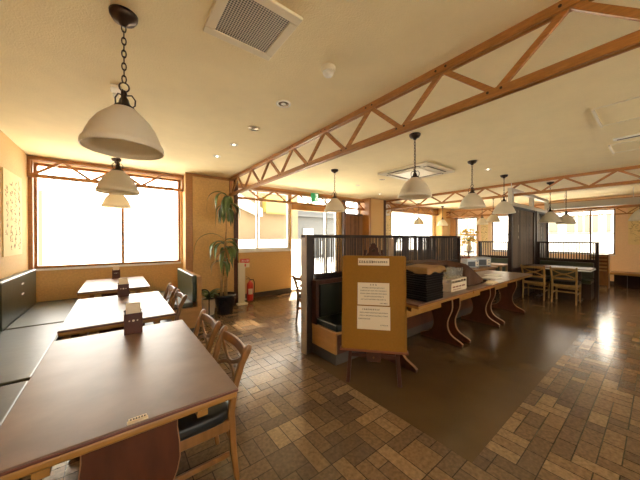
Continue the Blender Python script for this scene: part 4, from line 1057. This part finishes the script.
t = thing('potted_plant', 'small leafy plant in a cream pot beside the booth bench', 'plant', (1.27, 4.84, 0))
MB().lathe([(0.085, 0), (0.09, 0.008), (0.118, 0.25), (0.128, 0.255), (0.128, 0.285), (0.116, 0.285), (0.11, 0.26), (0.01, 0.255)], 28).build('pot', 'potcream', t, smooth=True)
MB().lathe([(0.001, 0.268), (0.108, 0.264), (0.109, 0.255)], 20).build('soil', 'soil', t)
lv = MB()
for k in range(11): leaf(lv, (0.02 * cos(k), 0.02 * sin(k), 0.26), k * 2.4, rp.uniform(0.24, 0.40), rp.uniform(0.08, 0.11), rp.uniform(0.9, 1.35), rp.uniform(1.0, 1.9), 8)
lv.build('leaves', 'leaf', t, smooth=True, solid=0.0015)
t = tag(MB().tube([(0, 0, 0)] + [(0, 0, 0.30)] + [(0.075 - 0.075 * cos(a), 0, 0.40 + 0.075 * sin(a)) for a in [i * pi / 10 for i in range(11)]] + [(0.15, 0, 0.30), (0.15, 0, 0.0)], 0.009, 8).build('plant_hoop', 'black', None, smooth=True), 'black bent hoop standing behind the cream pot', 'stand')
t.location = (1.10, 4.72, 0); t.rotation_euler = (0, 0, -0.6)
# yellow flower arrangement
t = thing('flower_arrangement', 'yellow flower arrangement in a tall vase before the reed blind', 'flowers', (9.45, 3.98, 0))
MB().tube([(0, 0, 0), (0, 0, 0.03)], 0.16, 20).build('stand_base', 'dark', t); MB().tube([(0, 0, 0.03), (0, 0, 0.86)], 0.025, 12).build('stand_pole', 'dark', t); MB().tube([(0, 0, 0.86), (0, 0, 0.89)], 0.15, 24).build('stand_top', 'dark', t)
MB().lathe([(0.05, 0.89), (0.075, 0.95), (0.085, 1.02), (0.05, 1.12), (0.04, 1.16), (0.055, 1.19)], 20).build('vase', 'potcream', t, smooth=True)
stm = MB()
for k in range(46):
    a = k * 2.4; r = 0.25 * sqrt((k + 1) / 46); p = (r * cos(a), r * sin(a), 1.45 + rp.uniform(-.28, .28) - 0.5 * r)
    stm.tube([(0, 0, 1.15), (p[0] * .5, p[1] * .5, 1.35), p], 0.004, 5)
    MB().lathe([(0.001, -0.02), (0.035, -0.012), (0.055, 0.008), (0.035, 0.028), (0.001, 0.032)], 8, p).build('bloom', 'yellow', t, smooth=True)
stm.build('stems', 'leaf', t)
t = thing('potted_plant', 'leafy plant showing above the partition before the white far window', 'plant', (7.0, 5.15, 0))
MB().lathe([(0.11, 0), (0.15, 0.30), (0.16, 0.30), (0.16, 0.33), (0.14, 0.33), (0.01, 0.31)], 24).build('pot', 'potcream', t, smooth=True)
MB().tube([(0, 0, 0.3), (0.02, 0, 1.35)], 0.018, 8).build('stem', 'cane_trunk', t)
lv = MB()
for k in range(16): leaf(lv, (0.02, 0, 1.2 + 0.012 * k), k * 2.4, rp.uniform(0.25, 0.42), 0.07, rp.uniform(0.6, 1.2), rp.uniform(1.5, 2.6), 7)
lv.build('leaves', 'leaf', t, smooth=True, solid=0.0015)

# ------------------------------------------------------------------ fire extinguisher corner
t = thing('fire_extinguisher', 'red fire extinguisher standing at the dado wall', 'extinguisher', (2.265, 5.40, 0))
MB().lathe([(0.06, 0.0), (0.068, 0.012), (0.068, 0.33), (0.062, 0.365), (0.040, 0.395), (0.022, 0.41), (0.02, 0.43), (0.001, 0.43)], 28).build('cylinder', 'red', t, smooth=True)
MB().tube([(0, 0, 0.43), (0, 0, 0.455)], 0.018, 12).build('valve', 'chrome', t)
mb = MB().bar([(0, 0, 0.455), (-0.05, -0.02, 0.475), (-0.10, -0.03, 0.47)], 0.018, 0.008, (0.4, 1, 0)); mb.bar([(0, 0, 0.465), (-0.05, -0.02, 0.505), (-0.09, -0.03, 0.52)], 0.018, 0.006, (0.4, 1, 0)); mb.build('lever', 'black', t)
MB().tube([(0.015, 0, 0.44), (0.06, -0.03, 0.45), (0.085, -0.04, 0.38), (0.078, -0.04, 0.15)], 0.009, 8).build('hose', 'black', t, smooth=True)
lb = MB(); n = 10
for k in range(n):
    a0, a1 = -2.5 + k * 0.14, -2.5 + (k + 1) * 0.14
    lb.add([(0.0688 * cos(a), 0.0688 * sin(a), z) for a, z in ((a0, .14), (a1, .14), (a1, .26), (a0, .26))], [(0, 1, 2, 3)])
lb.build('label_sticker', 'paper', t)
t = thing('extinguisher_sign', 'red and white extinguisher sign on a slim stand at the dado wall', 'sign', (2.20, 5.53, 0))
MB().tube([(0, 0, 0), (0, 0, 0.02)], 0.035, 18).build('base', 'offwhite', t); MB().tube([(0, 0, 0.02), (0, 0, 0.85)], 0.010, 8).build('pole', 'offwhite', t)
bx(-0.10, 0.10, -0.018, -0.008, 0.70, 0.80).build('lower_plate', 'cream', t); rpn = bx(-0.10, 0.10, -0.018, -0.008, 0.80, 0.89).build('red_plate', 'signred', t)
def text(s, size, m, parent, loc, rx=pi / 2):
    cu = bpy.data.curves.new('lettering', 'FONT'); cu.body = s; cu.size = size; cu.align_x = 'CENTER'; cu.align_y = 'CENTER'; cu.extrude = 0.0006
    tmp = bpy.data.objects.new('tmp', cu); C.objects.link(tmp); bpy.context.view_layer.update()
    me = bpy.data.meshes.new_from_object(tmp.evaluated_get(bpy.context.evaluated_depsgraph_get())); bpy.data.objects.remove(tmp); bpy.data.curves.remove(cu); me.materials.clear()
    o = bpy.data.objects.new('lettering', me); C.objects.link(o); me.materials.append(M[m]); o.parent = parent; o.location = loc; o.rotation_euler = (rx, 0, 0); return o
text('\u6d88\u706b\u5668', 0.058, 'whitepaper', rpn, (0, -0.019, 0.845))
mk = MB()
mk.prism([(-0.02, 0.72), (0.02, 0.72), (0.02, 0.765), (0.008, 0.78), (-0.008, 0.78), (-0.02, 0.765)], -0.0195, -0.018); mk.build('pictogram', 'signred', t)
t = thing('floor_panel', 'slim white standing panel in front of the column edge', 'panel', (1.985, 5.17, 0), 0.0)
bx(-0.065, 0.065, -0.015, 0.015, 0.03, 0.84).build('board', 'cream', t, bevel=0.006); bx(-0.095, 0.11, -0.08, 0.10, 0, 0.03).build('base', 'offwhite', t, bevel=0.008)

# ------------------------------------------------------------------ outside
struct(bx(-60, 90, 5.8, 90, -0.12, -0.06).build('ground', 'concrete'), 'pale sunlit paving outside the street windows', 'ground')
struct(bx(11.4, 90, -60, 5.8, -0.12, -0.06).build('ground', 'concrete'), 'pale sunlit paving outside the end wall', 'ground')
struct(bx(-60, 11.4, -60, -3.2, -0.12, -0.06).build('ground', 'concrete'), 'pale paving behind the building', 'ground')
# added unseen canopy blocks street-side sun; one opening shapes the floor patch
t = thing('street_sun_blocker', 'added flat canopy out of view, keeping sun off the street windows', 'canopy', (0, 0, 0))
ca = MB(); zc = 2.95
ca.box(-2.5, 3.50, 5.79, 7.8, zc, zc + 0.08); ca.box(3.90, 13.0, 5.79, 7.8, zc, zc + 0.08); ca.box(3.50, 3.90, 5.79, 6.62, zc, zc + 0.08); ca.box(3.50, 3.90, 7.15, 7.8, zc, zc + 0.08)
ca.build('sun_blocker', 'canopy', t)
bx(3.50, 3.90, 6.62, 7.15, zc + 0.02, zc + 0.03).build('sun_dimmer', 'dimmer', t)  # tinted sheet added in the opening to soften the sun patch
bx(-2.5, 13.0, 5.785, 5.80, 2.55, zc).build('fascia', 'canopy', t)
t = thing('end_sun_blocker', 'added flat canopy out of view, keeping sun off the end windows', 'canopy', (0, 0, 0))  # added to stop sun reaching the floor by the end wall
bx(11.39, 13.2, -4.0, 5.78, zc, zc + 0.08).build('sun_blocker', 'canopy', t); bx(11.385, 11.40, -4.0, 5.78, 2.55, zc).build('fascia', 'canopy', t)
def house(name, label, x0, x1, y0, y1, h, m, z0=-0.06):
    t = thing(name, label, 'building', (0, 0, 0)); bx(x0, x1, y0, y1, z0, h).build('walls', m, t); return t
hb = house('beige_building', 'beige building across the street with a yellow awning', 4.4, 9.05, 14.0, 18.0, 6.0, 'stucco')
aw = MB(); aw.box(6.62, 8.35, 13.5, 14.0, 2.85, 3.75)
for k in range(16):
    x = 6.62 + k * 0.108; aw.prism([(x, 2.85), (x + 0.108, 2.85), (x + 0.054, 2.70)], 13.5, 13.53)
aw.build('awning', 'awning', hb)
bx(6.25, 6.40, 13.9, 14.0, 0.5, 3.6).build('downpipe', 'white', hb)
pr = MB().prism([(4.6, 3.25), (6.35, 2.55), (6.35, 2.95), (4.6, 3.9)], 13.4, 13.9).build('side_roof', 'white', hb)
struct(bx(3.6, 8.7, 12.4, 12.6, -0.06, 1.28).build('trim_12', 'white'), 'white low wall across the street', 'wall')
gs = house('grey_shed', 'grey metal shed seen through the entrance glass', 9.1, 13.4, 15.0, 19.0, 3.25, 'greyshed')
bx(9.1, 13.4, 14.6, 15.0, 2.80, 2.95).build('fascia', 'greyshed', gs); bx(10.1, 10.9, 14.9, 15.0, 1.25, 2.0).build('sign_plate', 'white', gs)
lb = house('pale_building', 'pale building at the edge of the wide window view', -3.2, -2.18, 14.0, 16.0, 3.12, 'stucco')
ap = house('apartment_block', 'pale apartment block outside the large end window', 26, 34, -6, 12, 6.0, 'palestucco')
for y0, y1 in ((3.78, 4.22), (3.38, 3.64), (2.97, 3.28), (2.63, 2.89), (2.04, 2.26), (4.7, 5.2), (5.6, 6.1)):
    bx(25.9, 26.02, y0, y1, 1.75, 2.9).build('window', 'beigewin', ap)
bx(25.6, 26.0, -6, 12, 1.62, 1.70).build('ledge', 'beigewin', ap)

# ------------------------------------------------------------------ light
w = bpy.data.worlds.new('World'); S.world = w; w.use_nodes = True
bg = w.node_tree.nodes['Background']; bg.inputs['Color'].default_value = (1.0, 0.955, 0.85, 1); bg.inputs['Strength'].default_value = 4.0
sd = bpy.data.lights.new('sun', 'SUN'); so = bpy.data.objects.new('sun', sd); C.objects.link(so)
sd.energy = 21.0; sd.color = (1.0, 0.90, 0.70); sd.angle = radians(0.6)
so.rotation_euler = Vector((-1.2, -1.7, -1.7)).to_track_quat('-Z', 'Y').to_euler()

# ------------------------------------------------------------------ camera
cam = bpy.data.cameras.new('camera'); co = bpy.data.objects.new('camera', cam); C.objects.link(co)
cam.sensor_fit = 'HORIZONTAL'; cam.sensor_width = 36; cam.lens = 263.39 / 640 * 36; cam.clip_start = 0.02; cam.clip_end = 300
co.location = (0, 0, 1.33); co.rotation_euler = (radians(90 - 0.346), radians(0.06), radians(-37.66))
S.camera = co
S.view_settings.view_transform = 'Standard'; S.view_settings.look = 'None'; S.view_settings.gamma = 1; S.view_settings.exposure = 1.64
S.view_settings.use_curve_mapping = False
S.cycles.use_denoising = True
S.cycles.max_bounces = 10; S.cycles.diffuse_bounces = 6; S.cycles.glossy_bounces = 4; S.cycles.transparent_max_bounces = 12
S.cycles.sample_clamp_indirect = 8.0
